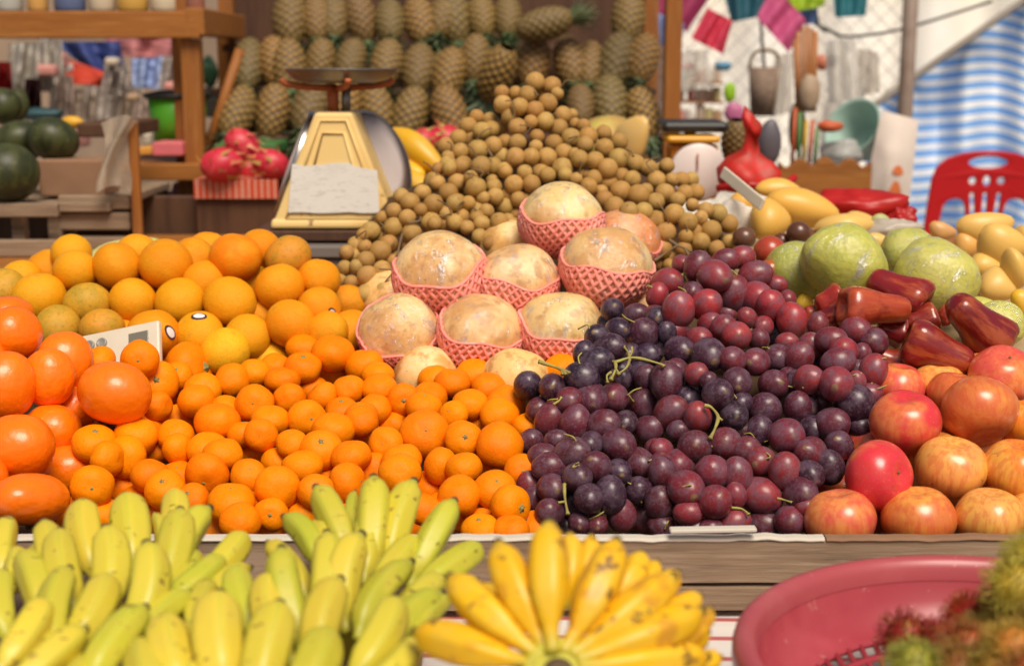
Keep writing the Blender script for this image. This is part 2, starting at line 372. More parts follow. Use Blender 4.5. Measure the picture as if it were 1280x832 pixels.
def mix3(a, b, t): return tuple(x+(y-x)*t for x, y in zip(a, b))

# ------------------------------------------------------------------ shared fruit meshes (unit diameter)
def sphere_prof(n=18, squash=1, dt=0, db=0, dw=.35):
    p = []
    for i in range(n+1):
        a = math.pi*i/n; r = .5*math.sin(a); z = -.5*math.cos(a)*squash
        if dt and z > 0: z -= dt*math.exp(-(r/ (dw*.5))**2)
        if db and z < 0: z += db*math.exp(-(r/(dw*.5))**2)
        p.append((max(r, 0), z))
    return p
def variants(name, mat, n, prof, amp, sc, seg=28, mod=None):
    out = []
    for i in range(n):
        v, f, uv = lathe(prof, seg, mod); out.append(MB().add(warp(v, amp, sc, i+1), f, uv).mesh(name, mat))
    return out
ME = {}
ME['orange'] = variants('orange', M['orange'], 4, sphere_prof(18, .95, .02, .02, .25), .035, 1.6)
ME['green_orange'] = variants('orange', M['green_orange'], 2, sphere_prof(18, .92, .02, .02, .25), .035, 1.6)
ME['mandarin'] = variants('mandarin', M['mandarin'], 8, sphere_prof(20, .82, .05, .03, .35), .10, 1.7)
ME['persimmon'] = variants('persimmon', M['persimmon'], 4, sphere_prof(20, .86, .03, .02, .5), .05, 1.2, 32, lambda a, t: 1+.022*math.cos(4*a))
ME['longan'] = variants('longan', M['longan'], 4, sphere_prof(12, .96), .05, 1.6, 16)
ME['grape'] = variants('grape', M['grape'], 5, sphere_prof(14, 1.20), .055, 1.5, 20)
ME['pom'] = variants('fruit', M['pom'], 4, sphere_prof(20, .90, .01, .02, .3), .11, 1.5, 32, lambda a, t: 1+.02*math.cos(5*a))
ME['apple'] = variants('apple', M['apple'], 4, [(r*(1-.10*max(0, -z/.5)), z) for r, z in sphere_prof(22, .92, .11, .07, .36)], .05, 1.2, 32, lambda a, t: 1+.012*math.cos(5*a))
ME['plum'] = variants('plum', M['plum'], 2, sphere_prof(14, .95), .03, 1.4, 20)
ME['guava'] = variants('fruit', M['guava'], 3, sphere_prof(20, .95, .03, .03, .3), .09, 2.2, 32, lambda a, t: 1+.02*math.sin(7*a+3*t))
def film_of(me, k):
    v = []
    for q in me.vertices:
        p = Vector(q.co); n_ = mnoise.noise(p*9+Vector((k, 0, 0))); v.append(p*(1.006+.014*abs(n_)))
    f = [tuple(p.vertices) for p in me.polygons]
    return MB().add(v, f).mesh('plastic_film', M['film'])
ME['pomfilm'] = [film_of(m, i) for i, m in enumerate(ME['pom'])]; ME['gfilm'] = [film_of(m, i+5) for i, m in enumerate(ME['guava'])]
ME['film'] = variants('plastic_film', M['film'], 2, [(r*1.03, z*1.03) for r, z in sphere_prof(20, .95)], .05, 3.0, 32)
def rose_mesh(i):
    pr = [(0, -.5), (.07, -.495), (.13, -.47), (.17, -.42), (.195, -.35), (.215, -.24), (.23, -.12), (.265, .02), (.30, .15), (.325, .26), (.33, .34), (.305, .42), (.25, .465), (.18, .475), (.12, .44), (0, .40)]
    v, f, uv = lathe(pr, 30, lambda a, t: 1+.11*math.cos(4*a+i)*max(0, t-.2)**1.2+.035*math.cos(9*a+i)*t)
    return MB().add(warp(v, .09, 1.7, i+3), f, uv).mesh('rose_apple', M['rose_apple'])
ME['rose'] = [rose_mesh(i) for i in range(4)]
def mango_mesh(i):
    pr = []
    for k in range(19):
        t = k/18; z = t-.5; r = .30*math.sin(math.pi*min(1, max(0, t)))**.52*(1+.22*(.5-t))
        pr.append((r if 0 < k < 18 else 0, z))
    v, f, uv = lathe(pr, 26); v = [(x*1.05+.05*math.sin(math.pi*(z+.5))-.05*z*z*4, y*.82, z) for x, y, z in v]
    return MB().add(warp(v, .05, 1.6, i+2), f, uv).mesh('mango', M['mango'])
ME['mango'] = [mango_mesh(i) for i in range(3)]
def stem_nub():
    mb = MB(); v, f, uv = lathe([(.0, -.01), (.085, -.012), (.07, .006), (.03, .014), (.024, .034), (0, .036)], 20, lambda a, t: 1+.4*math.cos(5*a)*(1-t)); mb.add(v, f, uv)
    return mb.mesh('stem', M['nub'])
ME['nub'] = stem_nub()
def apple_stem():
    v, f, uv = tube(smooth_pts([(0, 0, .26), (.01, 0, .36), (.05, .01, .46)], 3), [.022, .018, .016, .014, .014, .016, .022], 6); return MB().add(v, f, uv).mesh('stem', M['twig'])
ME['apple_stem'] = apple_stem()
def calyx():
    mb = MB()
    for k in range(4):
        a = k*math.pi/2; c, s = math.cos(a), math.sin(a); v = []; 
        for (r, w, z) in ((.02, .03, .405), (.10, .085, .41), (.18, .07, .405), (.25, .01, .385)):
            v += [(c*r-s*w, s*r+c*w, z+.012), (c*r+s*w, s*r-c*w, z+.012)]
        mb.add(v, [(0, 1, 3, 2), (2, 3, 5, 4), (4, 5, 7, 6)])
    v, f, uv = tube([(0, 0, .39), (0, 0, .45)], [.04, .03], 8); mb.add(v, f, uv)
    return mb.mesh('calyx', M['calyx'])
ME['calyx'] = calyx()
def net_r(q, me):
    # radius of the fruit surface along q, so that the foam lies on the skin
    d = Vector(q).normalized()
    i = KD[me.name].find(d)[1]; return me.vertices[i].co.length/max(.001, Vector((q)).length)
KD = {}
def kd_of(me):
    from mathutils.kdtree import KDTree
    k = KDTree(len(me.vertices))
    for i, v in enumerate(me.vertices): k.insert(Vector(v.co).normalized(), i)
    k.balance(); KD[me.name] = k
def net_mesh(seed, me_src):
    kd_of(me_src); mb = MB(); N = 32; random.seed(100+seed)
    top = 1.34; bot = 2.95; ns = 18
    for sgn in (1, -1):
        for k in range(N):
            p0 = 2*math.pi*k/N; pts = []
            for i in range(ns+1):
                t = i/ns
                ph = p0+sgn*t*1.05
                th = top+.10*math.sin(2*ph+seed)+.05*math.sin(5*ph+seed)+(bot-top-.1)*t
                q = Vector((math.sin(th)*math.cos(ph), math.sin(th)*math.sin(ph), math.cos(th)*.93))
                rr = net_r(q, me_src)+.004
                # zig-zag so the holes read as diamonds
                q = q*rr; pts.append(q)
            v, f, uv = tube(pts, .0235, 5); mb.add(v, f, uv)
    pts = []
    for k in range(61):
        ph = 2*math.pi*k/60; th = top+.10*math.sin(2*ph+seed)+.05*math.sin(5*ph+seed)
        q = Vector((math.sin(th)*math.cos(ph), math.sin(th)*math.sin(ph), math.cos(th)*.93)); pts.append(q*(net_r(q, me_src)+.012+.005*math.sin(30*ph)))
    v, f, uv = tube(pts, .017, 5); mb.add(v, f, uv)
    random.seed(7+seed)
    return mb.mesh('foam_net', M['net'])
ME['net'] = [net_mesh(i, ME['pom'][i]) for i in range(4)]
def sticker_mesh():
    mb = MB()
    for mi, s, h in ((0, 1, .0), (1, .72, .004)):
        v = [(0, 0, math.sqrt(.25)+.004+h)]; f = []
        n = 20
        for ring in (.5, 1):
            for k in range(n):
                a = 2*math.pi*k/n; x = .155*s*ring*math.cos(a); y = .10*s*ring*math.sin(a)
                v.append((x, y, math.sqrt(.25-x*x-y*y)+.004+h))
        for k in range(n):
            f.append((0, 1+k, 1+(k+1) % n)); f.append((1+k, 1+n+k, 1+n+(k+1) % n, 1+(k+1) % n))
        mb.add(v, f, None, mi)
    return mb.mesh('sticker', [M['sticker_dark'], M['sticker']])
ME['sticker'] = sticker_mesh()
# ------------------------------------------------------------------ fruit layout (measured u,v,w,h in enlarged views of the stall, then stood on the heap surfaces)
CR = {'A': (0, 280, 2.972), 'B': (180, 280, 2.972), 'C': (420, 380, 2.7735), 'M1': (180, 440, 5.945), 'M2': (260, 540, 5.945), 'M3': (360, 400, 5.945), 'M4': (400, 520, 5.945),
      'M5': (520, 460, 5.945), 'M6': (80, 540, 5.945), 'M7': (520, 560, 5.945), 'G1': (640, 360, 5.945), 'G2': (640, 480, 4.16), 'G3': (800, 300, 5.945), 'G4': (800, 420, 5.945),
      'G5': (820, 540, 5.945), 'G6': (940, 360, 5.944), 'G7': (940, 480, 4.16), 'L1': (420, 200, 4.16), 'L2': (540, 80, 5.945), 'L3': (540, 180, 5.945), 'L4': (720, 120, 3.782),
      'R': (860, 280, 2.081), 'X': (0, 0, 1), 'K': (880, 220, 3.2)}
def conv(c, u, v, w=0, h=0):
    x, y, s = CR[c]; return x+u/s, y+v/s, w/s, h/s
RAW_M = {
 'M1': [(90,225,300,280),(340,125,370,190),(250,175,190,210),(440,290,260,250),(385,360,250,150),(655,210,245,240),(820,150,210,210),(970,120,160,110),(1030,210,240,200),(1080,350,230,220),(825,385,270,260),(935,510,260,170),(615,430,190,160),(540,520,310,180),(390,480,180,150),(250,340,150,170),(105,400,130,210),(265,500,200,160),(235,620,250,180),(110,540,110,110),(20,590,160,190),(85,720,150,170),(250,720,190,230),(480,730,300,260),(580,760,270,220),(740,610,220,190),(870,620,230,220),(830,740,190,200),(1100,680,220,190),(620,600,150,130)],
 'M6': [(225,85,300,230),(460,180,290,290),(320,200,220,260),(540,30,300,120),(680,120,150,160),(1060,310,300,290),(645,320,280,200),(755,430,300,280),(840,340,180,110),(950,500,230,240),(205,405,300,290),(430,400,190,190),(560,480,150,130),(310,620,80,100)],
 'M2': [(170,525,330,240),(235,665,280,120),(470,610,240,220),(340,560,120,130),(520,410,310,280),(305,330,250,240),(700,255,280,210),(520,230,150,130),(840,130,290,270),(800,440,250,240),(710,600,210,130),(1060,180,280,240),(1040,380,250,290),(900,310,110,80)],
 'M4': [(100,100,290,180),(340,150,180,130),(490,210,230,250),(310,40,240,140),(780,130,330,320),(605,330,280,180),(595,430,300,300),(1060,170,250,260),(900,370,180,250),(1070,385,250,200),(1035,590,310,220),(1050,730,160,170),(815,530,170,220),(770,690,120,140),(510,640,80,110),(900,690,150,120),(60,470,110,120)],
 'M5': [(355,530,260,260),(130,80,220,150),(270,110,250,200),(430,50,260,180),(540,150,240,170),(660,270,280,280),(615,350,260,190),(400,270,250,200),(280,350,210,190),(100,220,240,200),(60,290,240,150),(500,440,150,150),(620,580,300,330),(830,440,130,90),(820,290,110,130),(730,180,80,120),(1082,12,260,170)],
 'M7': [(590,310,290,290),(700,430,270,300),(500,540,170,190),(480,610,180,110),(700,610,250,180),(870,590,100,180),(775,170,220,240)],
 'M3': [(110,210,220,170),(335,250,300,260),(110,350,250,210),(335,400,180,160),(570,340,270,200),(670,410,230,120),(680,510,240,200),(450,520,220,210),(255,570,190,200),(130,460,110,90),(180,520,110,90),(400,680,240,200),(640,660,230,130),(550,720,240,190),(855,590,230,230),(1000,500,150,90),(780,780,190,160),(135,730,260,220)],
 'A': [(520,503,130,112),(368,512,92,62),(640,500,75,60)]}
RAW_O = {
 'A': [(15,240,100,90,'g'),(80,210,120,90,'y'),(145,275,190,155,'y'),(280,175,160,150,'y'),(265,110,130,60,'y'),(435,155,175,155,'o'),(510,110,130,100,'y'),(615,150,190,165,'o'),(720,130,110,110,'o'),(325,300,170,150,'g'),(495,285,170,155,'y'),(215,380,160,90,'g'),(380,390,160,85,'b'),(670,290,180,165,'y'),(570,410,190,130,'o',(1,.1)),(740,415,180,150,'y',(.15,1)),(760,215,135,95,'o')],
 'B': [(340,125,185,165,'d'),(535,125,170,140,'b'),(650,205,130,110,'o'),(505,235,180,165,'o'),(390,210,90,60,'y'),(430,90,90,90,'o'),(320,290,190,165,'y'),(430,345,90,70,'o'),(545,370,175,180,'o'),(650,310,130,130,'o',(.8,-.3)),(755,300,120,140,'d'),(385,420,170,130,'y'),(300,475,180,120,'Y'),(680,400,110,80,'y'),(770,400,100,100,'o'),(460,510,120,60,'Y'),(500,475,110,70,'d'),(240,105,70,80,'o')]}
RAW_PE = [(15,418,70,66),(10,393,72,44),(8,482,68,82),(61,472,52,70),(82,452,66,72),(143,492,92,76),(22,559,90,80),(65,538,64,62),(92,509,54,56),(85,588,68,46),(37,625,112,64),(-28,455,70,70),(-30,600,80,70)]
RAW_G = {
 'G1': [(745,165,155,155),(635,370,170,165),(725,445,230,140),(535,485,120,160),(630,550,215,150),(785,310,170,150),(720,260,90,60),(920,200,180,120),(970,350,230,210),(1080,220,170,150),(1150,330,120,140),(520,660,230,160),(120,725,200,190),(300,735,180,180),(945,665,210,200),(1120,690,150,230),(1010,500,200,110),(1100,440,100,120),(820,680,100,130)],
 'G2': [(410,80,150,170),(300,85,130,120),(530,70,130,140),(670,105,150,140),(150,140,130,140),(200,190,130,165),(330,205,130,160),(475,220,155,165),(590,200,110,120),(710,240,140,135),(550,320,170,145),(100,300,120,125),(160,375,130,110),(195,430,145,120),(315,360,160,130),(440,430,130,140),(340,485,130,135),(205,540,130,135),(90,530,100,140),(120,600,100,120),(400,595,130,145),(510,575,130,160),(660,410,140,140),(555,455,110,120),(660,555,140,130),(410,310,110,110),(230,290,110,80),(750,340,110,100),(780,460,110,150),(770,620,130,150),(780,740,140,90),(195,670,140,130),(350,720,110,100),(570,680,120,150),(690,700,110,130),(440,730,90,90)],
 'G3': [(205,315,190,185,1),(130,410,130,160,1),(285,520,195,225,1),(430,205,150,210),(550,270,230,200),(640,150,190,110),(755,130,170,130),(860,260,220,150),(1010,330,140,110),(690,405,190,260),(860,430,200,225),(970,490,205,195,1),(1090,440,130,130),(1130,600,170,230,1),(310,180,130,120),(490,480,200,200,1),(390,390,150,130),(520,620,170,150),(620,660,190,170),(715,715,195,190),(440,740,180,160),(880,740,140,150),(115,570,150,150),(50,700,180,190),(250,680,200,130),(790,580,140,130,1),(915,640,140,140,1),(640,540,110,90)],
 'G4': [(290,110,200,190),(510,140,230,210),(80,130,160,100),(685,180,180,180),(860,190,170,190),(1020,170,190,200),(1160,160,140,200),(270,250,160,150),(200,340,190,240),(40,310,130,190),(420,280,150,150,1),(510,330,110,120),(580,430,200,190),(720,340,190,190),(990,360,200,190),(1100,300,90,100),(30,510,160,200),(230,570,220,220),(430,600,170,200,1),(70,700,180,180),(700,590,190,180),(920,550,220,220),(760,490,120,110),(890,710,170,200),(740,700,130,90),(1090,740,220,220),(1160,340,80,120),(1170,530,150,220),(290,700,150,120)],
 'G5': [(290,110,210,230),(510,90,230,210),(670,150,190,210),(780,220,190,210),(170,240,210,200),(40,270,170,200),(420,305,230,230),(600,320,165,230),(225,420,230,240),(435,520,215,210),(240,600,180,140),(70,520,170,190),(90,700,190,130),(960,290,195,230),(780,470,260,210),(1120,310,150,140),(1075,455,220,200),(1120,560,150,120),(580,670,220,140),(805,690,240,190),(1000,660,210,210),(1130,160,170,190),(40,130,150,150),(590,470,100,120),(400,720,120,90),(290,720,120,80)],
 'G6': [(765,325,210,185),(900,400,180,200),(590,390,190,160),(675,475,200,170),(640,550,210,150),(625,710,230,220),(820,490,90,150),(900,610,160,200),(780,690,110,130),(790,600,90,70),(910,760,130,110),(420,680,200,180,1),(350,520,180,190),(430,440,140,190),(490,270,120,150),(260,400,120,80)],
 'G7': [(255,115,145,165),(335,95,140,140),(540,115,200,170),(415,210,165,150),(180,270,165,160),(450,320,140,120),(305,360,150,140),(405,430,110,150),(300,470,140,120),(400,545,80,80),(610,50,110,90),(560,220,110,80)]}
RAW_L = {
 'L2': [(765,135,130,120),(890,165,120,130),(930,220,70,100),(520,215,125,90),(525,300,135,120),(650,320,110,130),(620,215,80,90),(710,230,130,110),(765,340,110,125),(860,290,130,130),(970,380,130,120),(1040,375,80,90),(840,425,120,125),(735,430,100,90),(940,480,120,130),(635,470,120,120),(505,475,115,120),(430,420,110,110),(440,490,110,130),(330,395,110,90),(270,465,120,120),(370,500,110,130),(195,555,130,120),(340,640,130,140),(455,610,125,120),(540,575,90,90),(635,585,145,100),(780,540,110,100),(905,590,125,110),(1035,550,125,130),(1060,445,90,80),(1125,460,110,90),(1160,540,120,130),(1140,600,110,110),(210,650,120,110),(120,690,90,80),(120,750,100,130),(235,750,130,120),(365,760,120,150),(455,760,125,130),(540,790,100,120),(620,695,140,130),(735,690,105,130),(770,615,100,80),(855,695,120,130),(980,660,130,120),(1055,670,80,90),(1095,705,120,130)],
 'L3': [(690,210,110,95),(810,215,110,120),(860,230,110,110),(970,180,160,110),(990,230,110,90),(610,300,130,125),(740,295,110,120),(545,205,90,100),(40,290,110,120),(185,285,125,120),(290,250,100,90),(325,320,130,130),(245,350,70,80),(120,360,125,120),(170,440,120,120),(270,440,95,110),(460,320,110,110),(470,390,115,125),(450,275,100,70),(380,400,90,100),(540,465,130,110),(640,410,100,110),(700,410,110,110),(625,520,70,80),(20,440,110,120),(100,510,110,90),(220,540,120,90),(170,585,130,110),(260,620,90,110),(335,545,100,100),(405,500,110,90),(370,590,120,110),(500,580,130,130),(560,570,70,90),(355,690,120,110),(440,740,110,110),(600,600,70,60),(440,670,70,60),(20,590,90,120),(560,380,80,70),(1110,220,80,60),(1070,260,100,80),(1160,310,100,120),(1170,240,80,100)],
 'L4': [(130,175,75,60),(135,245,75,80),(90,305,80,80),(150,345,85,85),(200,295,95,85),(85,390,75,75),(60,430,80,75),(280,320,85,85),(340,340,70,80),(430,330,75,65),(380,400,90,85),(455,395,65,60),(400,350,50,50),(215,380,80,70),(265,395,90,70),(210,450,85,85),(295,470,95,95),(330,445,60,70),(120,450,60,60),(135,490,80,70),(375,500,75,75),(420,460,90,85),(480,490,70,75),(515,460,70,75),(565,455,80,75),(500,395,40,50),(545,395,50,45),(550,515,65,50),(465,560,90,90),(320,545,75,85),(250,545,70,90),(180,525,90,80),(375,590,85,85),(530,595,85,85),(590,575,60,70),(615,540,65,80),(640,635,95,85),(425,645,105,70),(520,665,75,50),(590,690,90,75),(340,655,60,70),(405,720,100,80),(510,725,80,60),(660,720,80,70),(725,690,70,70),(450,770,65,60),(560,640,50,50),(440,800,70,50),(395,790,50,40),(300,600,50,50),(760,690,50,50),(740,730,60,50)],
 'L1': [(505,115,100,80),(590,40,70,80),(530,45,50,70),(650,30,70,80),(640,115,85,75),(585,170,90,90),(630,220,90,80),(450,170,80,80),(505,230,90,95),(385,220,90,95),(340,190,75,80),(440,260,60,70),(570,280,65,65),(300,265,85,75),(370,300,95,70),(300,350,90,95),(395,380,90,95),(495,325,95,95),(620,325,90,80),(240,300,60,70),(230,340,50,50),(180,370,100,80),(140,390,60,70),(215,405,65,50),(275,435,85,90),(230,475,110,105),(150,450,70,70),(100,440,60,60),(55,480,70,80),(95,495,55,60),(155,520,85,80),(105,555,50,80),(165,605,110,100),(240,570,90,90),(80,640,75,80),(20,625,50,70),(45,560,40,60),(270,625,60,60),(160,700,100,95),(245,675,75,80),(300,525,50,70),(330,510,50,60),(380,450,50,50),(560,340,50,60),(480,385,60,30)]}
RAW_A = [(395,772,182,150,'p'),(600,768,186,150,'o'),(785,768,178,150,'y'),(495,655,180,172,'r'),(685,635,182,176,'y'),(855,640,150,175,'d'),(565,515,176,146,'r'),(755,485,190,180,'o'),(690,445,125,135,'R'),(650,420,90,90,'y'),(815,395,164,130,'p'),(545,425,100,75,'p'),(880,520,90,100,'d'),(400,695,60,60,'R'),(820,690,80,60,'o'),(470,735,80,70,'o'),(640,600,90,80,'o'),(470,575,70,50,'p'),(905,760,120,150,'y')]
# wrapped fruit: px,py,w, axis(x,y towards camera) , netted
RAW_P = [(702,275,105,(.06,.15),1),(550,341,113,(-.1,.30),1),(646,350,103,(.05,.22),1),(759,335,113,(.12,.22),1),(497,415,100,(-.05,.75),1),(600,416,106,(.25,.35),1),(702,411,110,(.04,.22),1),
         (533,470,84,(0,.2),0),(645,472,84,(.1,.2),0),(782,300,72,(.3,.2),1),(640,310,70,(0,.2),0),(797,388,60,(0,.2),0),(592,380,60,(0,.2),0),(487,372,50,(0,.2),0)]
SURF = {'m': [(670, 1.67), (550, 1.87), (440, 2.12)], 'o': [(440, 2.10), (370, 2.22), (300, 2.30)], 'p': [(640, 1.66), (390, 2.00)], 'g': [(660, 1.69), (500, 1.87), (330, 2.14)],
        'l': [(380, 2.34), (280, 2.42), (100, 2.62)], 'a': [(650, 1.70), (440, 1.98)], 'w': [(470, 2.12), (412, 2.13), (345, 2.22), (275, 2.28)]}
TYP = {'m': .0525, 'o': .077, 'p': .088, 'g': .0345, 'l': .0325, 'a': .085, 'w': .125}
GROW = {'m': 1.10, 'o': 1.04, 'p': 1.04, 'g': 1.20, 'l': 1.16, 'a': 1.02, 'w': 1.0}
GC = [((728, 440), 'dark purple grape bunch with a branched green stalk, against the netted fruit'), ((735, 590), 'grape bunch at the front left corner, touching the mandarins'), ((885, 370), 'reddish grape bunch on top of the grape heap, against the longans'),
      ((900, 470), 'grape bunch in the middle of the grape heap, above the curled green stalk'), ((885, 600), 'reddish purple grape bunch at the front centre below the curled green stalk'), ((1045, 445), 'grape bunch at the upper right, against the glossy rose apples'), ((1000, 590), 'dark grape bunch at the front right, against the apples')]
LC = [((455, 330), 'longan bunch at the lower left end of the longan mound, below the scale'), ((520, 262), 'longan bunch on the left slope, right of the yellow scale'), ((585, 225), 'longan bunch on the left shoulder of the mound'), ((655, 130), 'longan bunch at the very top of the mound'), ((655, 205), 'longan bunch in the middle just under the peak'),
      ((735, 210), 'longan bunch on the right shoulder of the mound'), ((780, 270), 'longan bunch right of the topmost netted fruit'), ((860, 280), 'longan bunch at the right end of the mound above the red grapes'), ((590, 295), 'longan bunch low in the middle, behind the netted fruit')]
items = []
def additem(kind, px, py, w, h, **k):
    d = lerp(SURF[kind], py); D = max(w, h)*d/F; t = TYP[kind]; part_ = 0
    if kind in 'gl': D = .55*max(w, h)*d/F+.45*min(w, h)*d/F
    D *= GROW[kind]
    if D < (.72 if kind in 'gl' else .80)*t: part_ = 1; D = t*(U(.84, .95) if kind not in 'gl' else U(.78, .92))
    if kind in 'gl':
        q = min(math.hypot(px-c[0][0], (py-c[0][1])*1.05) for c in (GC if kind == 'g' else LC)); rb = 78 if kind == 'g' else 55
        d += (.075 if kind == 'g' else .05)*(min(1.4, q/rb)**2-.45)
    it = dict(kind=kind, px=px, py=py, w=w, h=h, d=d, D=D, r=D/2*.93, score=py-(70 if part_ else 0)+k.pop('bias', 0), hidden=part_, **k); items.append(it); return it
for c, L in RAW_M.items():
    for t in L: additem('m', *conv(c, *t))
for c, L in RAW_O.items():
    for t in L: additem('o', *conv(c, *t[:4]), tone=t[4], st=t[5] if len(t) > 5 else None)
for t in RAW_PE: additem('p', *t)
REDNESS = {'G1': .08, 'G2': .40, 'G3': .72, 'G4': .34, 'G5': .62, 'G6': .62, 'G7': .36}
for c, L in RAW_G.items():
    for t in L: additem('g', *conv(c, *t[:4]), red=min(1, max(0, REDNESS[c]+U(-.3, .25)+(.6 if len(t) > 4 else 0))))
for c, L in RAW_L.items():
    for t in L: additem('l', *conv(c, *t))
for t in RAW_A: additem('a', *conv('R', *t[:4]), tone=t[4])
for t in RAW_P: additem('w', t[0], t[1], t[2], t[2], ax=t[3], net=t[4])
# things behind the visible layer, where a gap between visible fruit would show them
POLY = {'m': [(100, 540), (180, 460), (330, 455), (440, 440), (520, 490), (690, 460), (660, 560), (668, 665), (60, 665)],
        'o': [(0, 355), (60, 330), (290, 310), (450, 375), (450, 430), (330, 450), (200, 440), (0, 415)],
        'g': [(660, 480), (760, 400), (830, 360), (900, 330), (985, 375), (1090, 440), (1090, 480), (1040, 560), (1000, 662), (660, 662)],
        'l': [(432, 340), (505, 255), (565, 180), (665, 105), (715, 145), (895, 255), (925, 310), (830, 345), (480, 385)],
        'p': [(0, 420), (110, 470), (100, 630), (0, 640)], 'a': [(1110, 480), (1280, 450), (1280, 660), (1030, 660)]}
def inside(p, poly):
    c = False; j = len(poly)-1
    for i in range(len(poly)):
        (x1, y1), (x2, y2) = poly[i], poly[j]
        if (y1 > p[1]) != (y2 > p[1]) and p[0] < (x2-x1)*(p[1]-y1)/(y2-y1)+x1: c = not c
        j = i
    return c
for kind, poly in POLY.items():
    cur = [(i['px'], i['py'], i['D']*F/i['d']/2*.96) for i in items]
    step = 5; xs = [p[0] for p in poly]; ys = [p[1] for p in poly]
    pts = [(x, y) for y in range(int(min(ys)), int(max(ys)), step) for x in range(int(min(xs)), int(max(xs)), step) if inside((x, y), poly)]
    random.shuffle(pts)
    for (x, y) in pts:
        if any((x-a)**2+(y-b)**2 < r*r*(1.5 if kind in 'gl' else 1.1) for a, b, r in cur): continue
        rp = TYP[kind]*F/lerp(SURF[kind], y)/2*.92
        k = dict(bias=-160)
        if kind == 'g': k['red'] = U(0, .12)  # filler grapes coloured darker: shade of the gaps put into their colour
        if kind == 'o': k.update(tone='o', st=None)
        if kind == 'a': k['tone'] = 'o'
        it = additem(kind, x+U(-4, 4), y+U(-4, 4), rp*2, rp*2, **k); it['fill'] = 1; it['d'] += TYP[kind]*(.55 if kind != 'g' else 1.3)
        cur.append((x, y, rp*.96))
# settle along the lines of sight so that neighbours touch instead of running through each other
n = len(items)
rays = np.array([list(ray(i['px'], i['py'])) for i in items]); dep = np.array([i['d'] for i in items]); rad = np.array([i['r'] for i in items])
score = np.array([i['score'] for i in items]); base = dep.copy()
lat_ij = []
P0 = rays*dep[:, None]
for i in range(n):
    dd = np.linalg.norm(rays-rays[i], axis=1)*dep[i]
    for j in np.nonzero(dd < (rad+rad[i])*1.0)[0]:
        if j > i: lat_ij.append((i, j))
PI_ = np.array(lat_ij); fa = np.where(score[PI_[:, 0]] >= score[PI_[:, 1]], PI_[:, 0], PI_[:, 1]); ba = np.where(score[PI_[:, 0]] >= score[PI_[:, 1]], PI_[:, 1], PI_[:, 0])
kinds = np.array([i['kind'] for i in items]); sepk = np.where(kinds[fa] == 'g', .76, np.where(kinds[fa] == 'l', .78, .86))
for itn in range(120):
    mid = (dep[fa]+dep[ba])/2
    lat = np.linalg.norm(rays[fa]-rays[ba], axis=1)*mid
    need = np.sqrt(np.maximum(0, (sepk*(rad[fa]+rad[ba]))**2-lat**2)); short = need-(dep[ba]-dep[fa])
    short = np.where((need > 0), np.maximum(0, short), 0)
    short = np.where(np.abs(dep[ba]-dep[fa]) > need+.10, 0, short)
    mvb = np.zeros(n); cb = np.zeros(n); np.maximum.at(mvb, ba, short*.5); np.maximum.at(cb, fa, short*.22)
    dep += mvb-cb
    dep += (base-dep)*.03
for i, it in enumerate(items):
    dep[i] = min(base[i]+.16, max(base[i]-.07, dep[i]))
    if abs(it['px']-175) < 3 and abs(it['py']-449) < 3: dep[i] = 1.99
    if abs(it['px']-124) < 4 and abs(it['py']-452) < 4: dep[i] = 2.0
    it['d'] = float(dep[i]); k = dep[i]/base[i]; it['c'] = P(it['px'], it['py'], dep[i]); it['D'] *= (1 if it['hidden'] else k)
by = lambda k: [i for i in items if i['kind'] == k]
print('items', {k: len(by(k)) for k in TYP}, 'fillers', {k: sum(1 for i in by(k) if i.get('fill')) for k in TYP})
TOW = -FW
def view_axis(right, up, tow, j=.15): return (RT*(right+U(-j, j))+UP*(up+U(-j, j))+TOW*(tow+U(-j, j))).normalized()

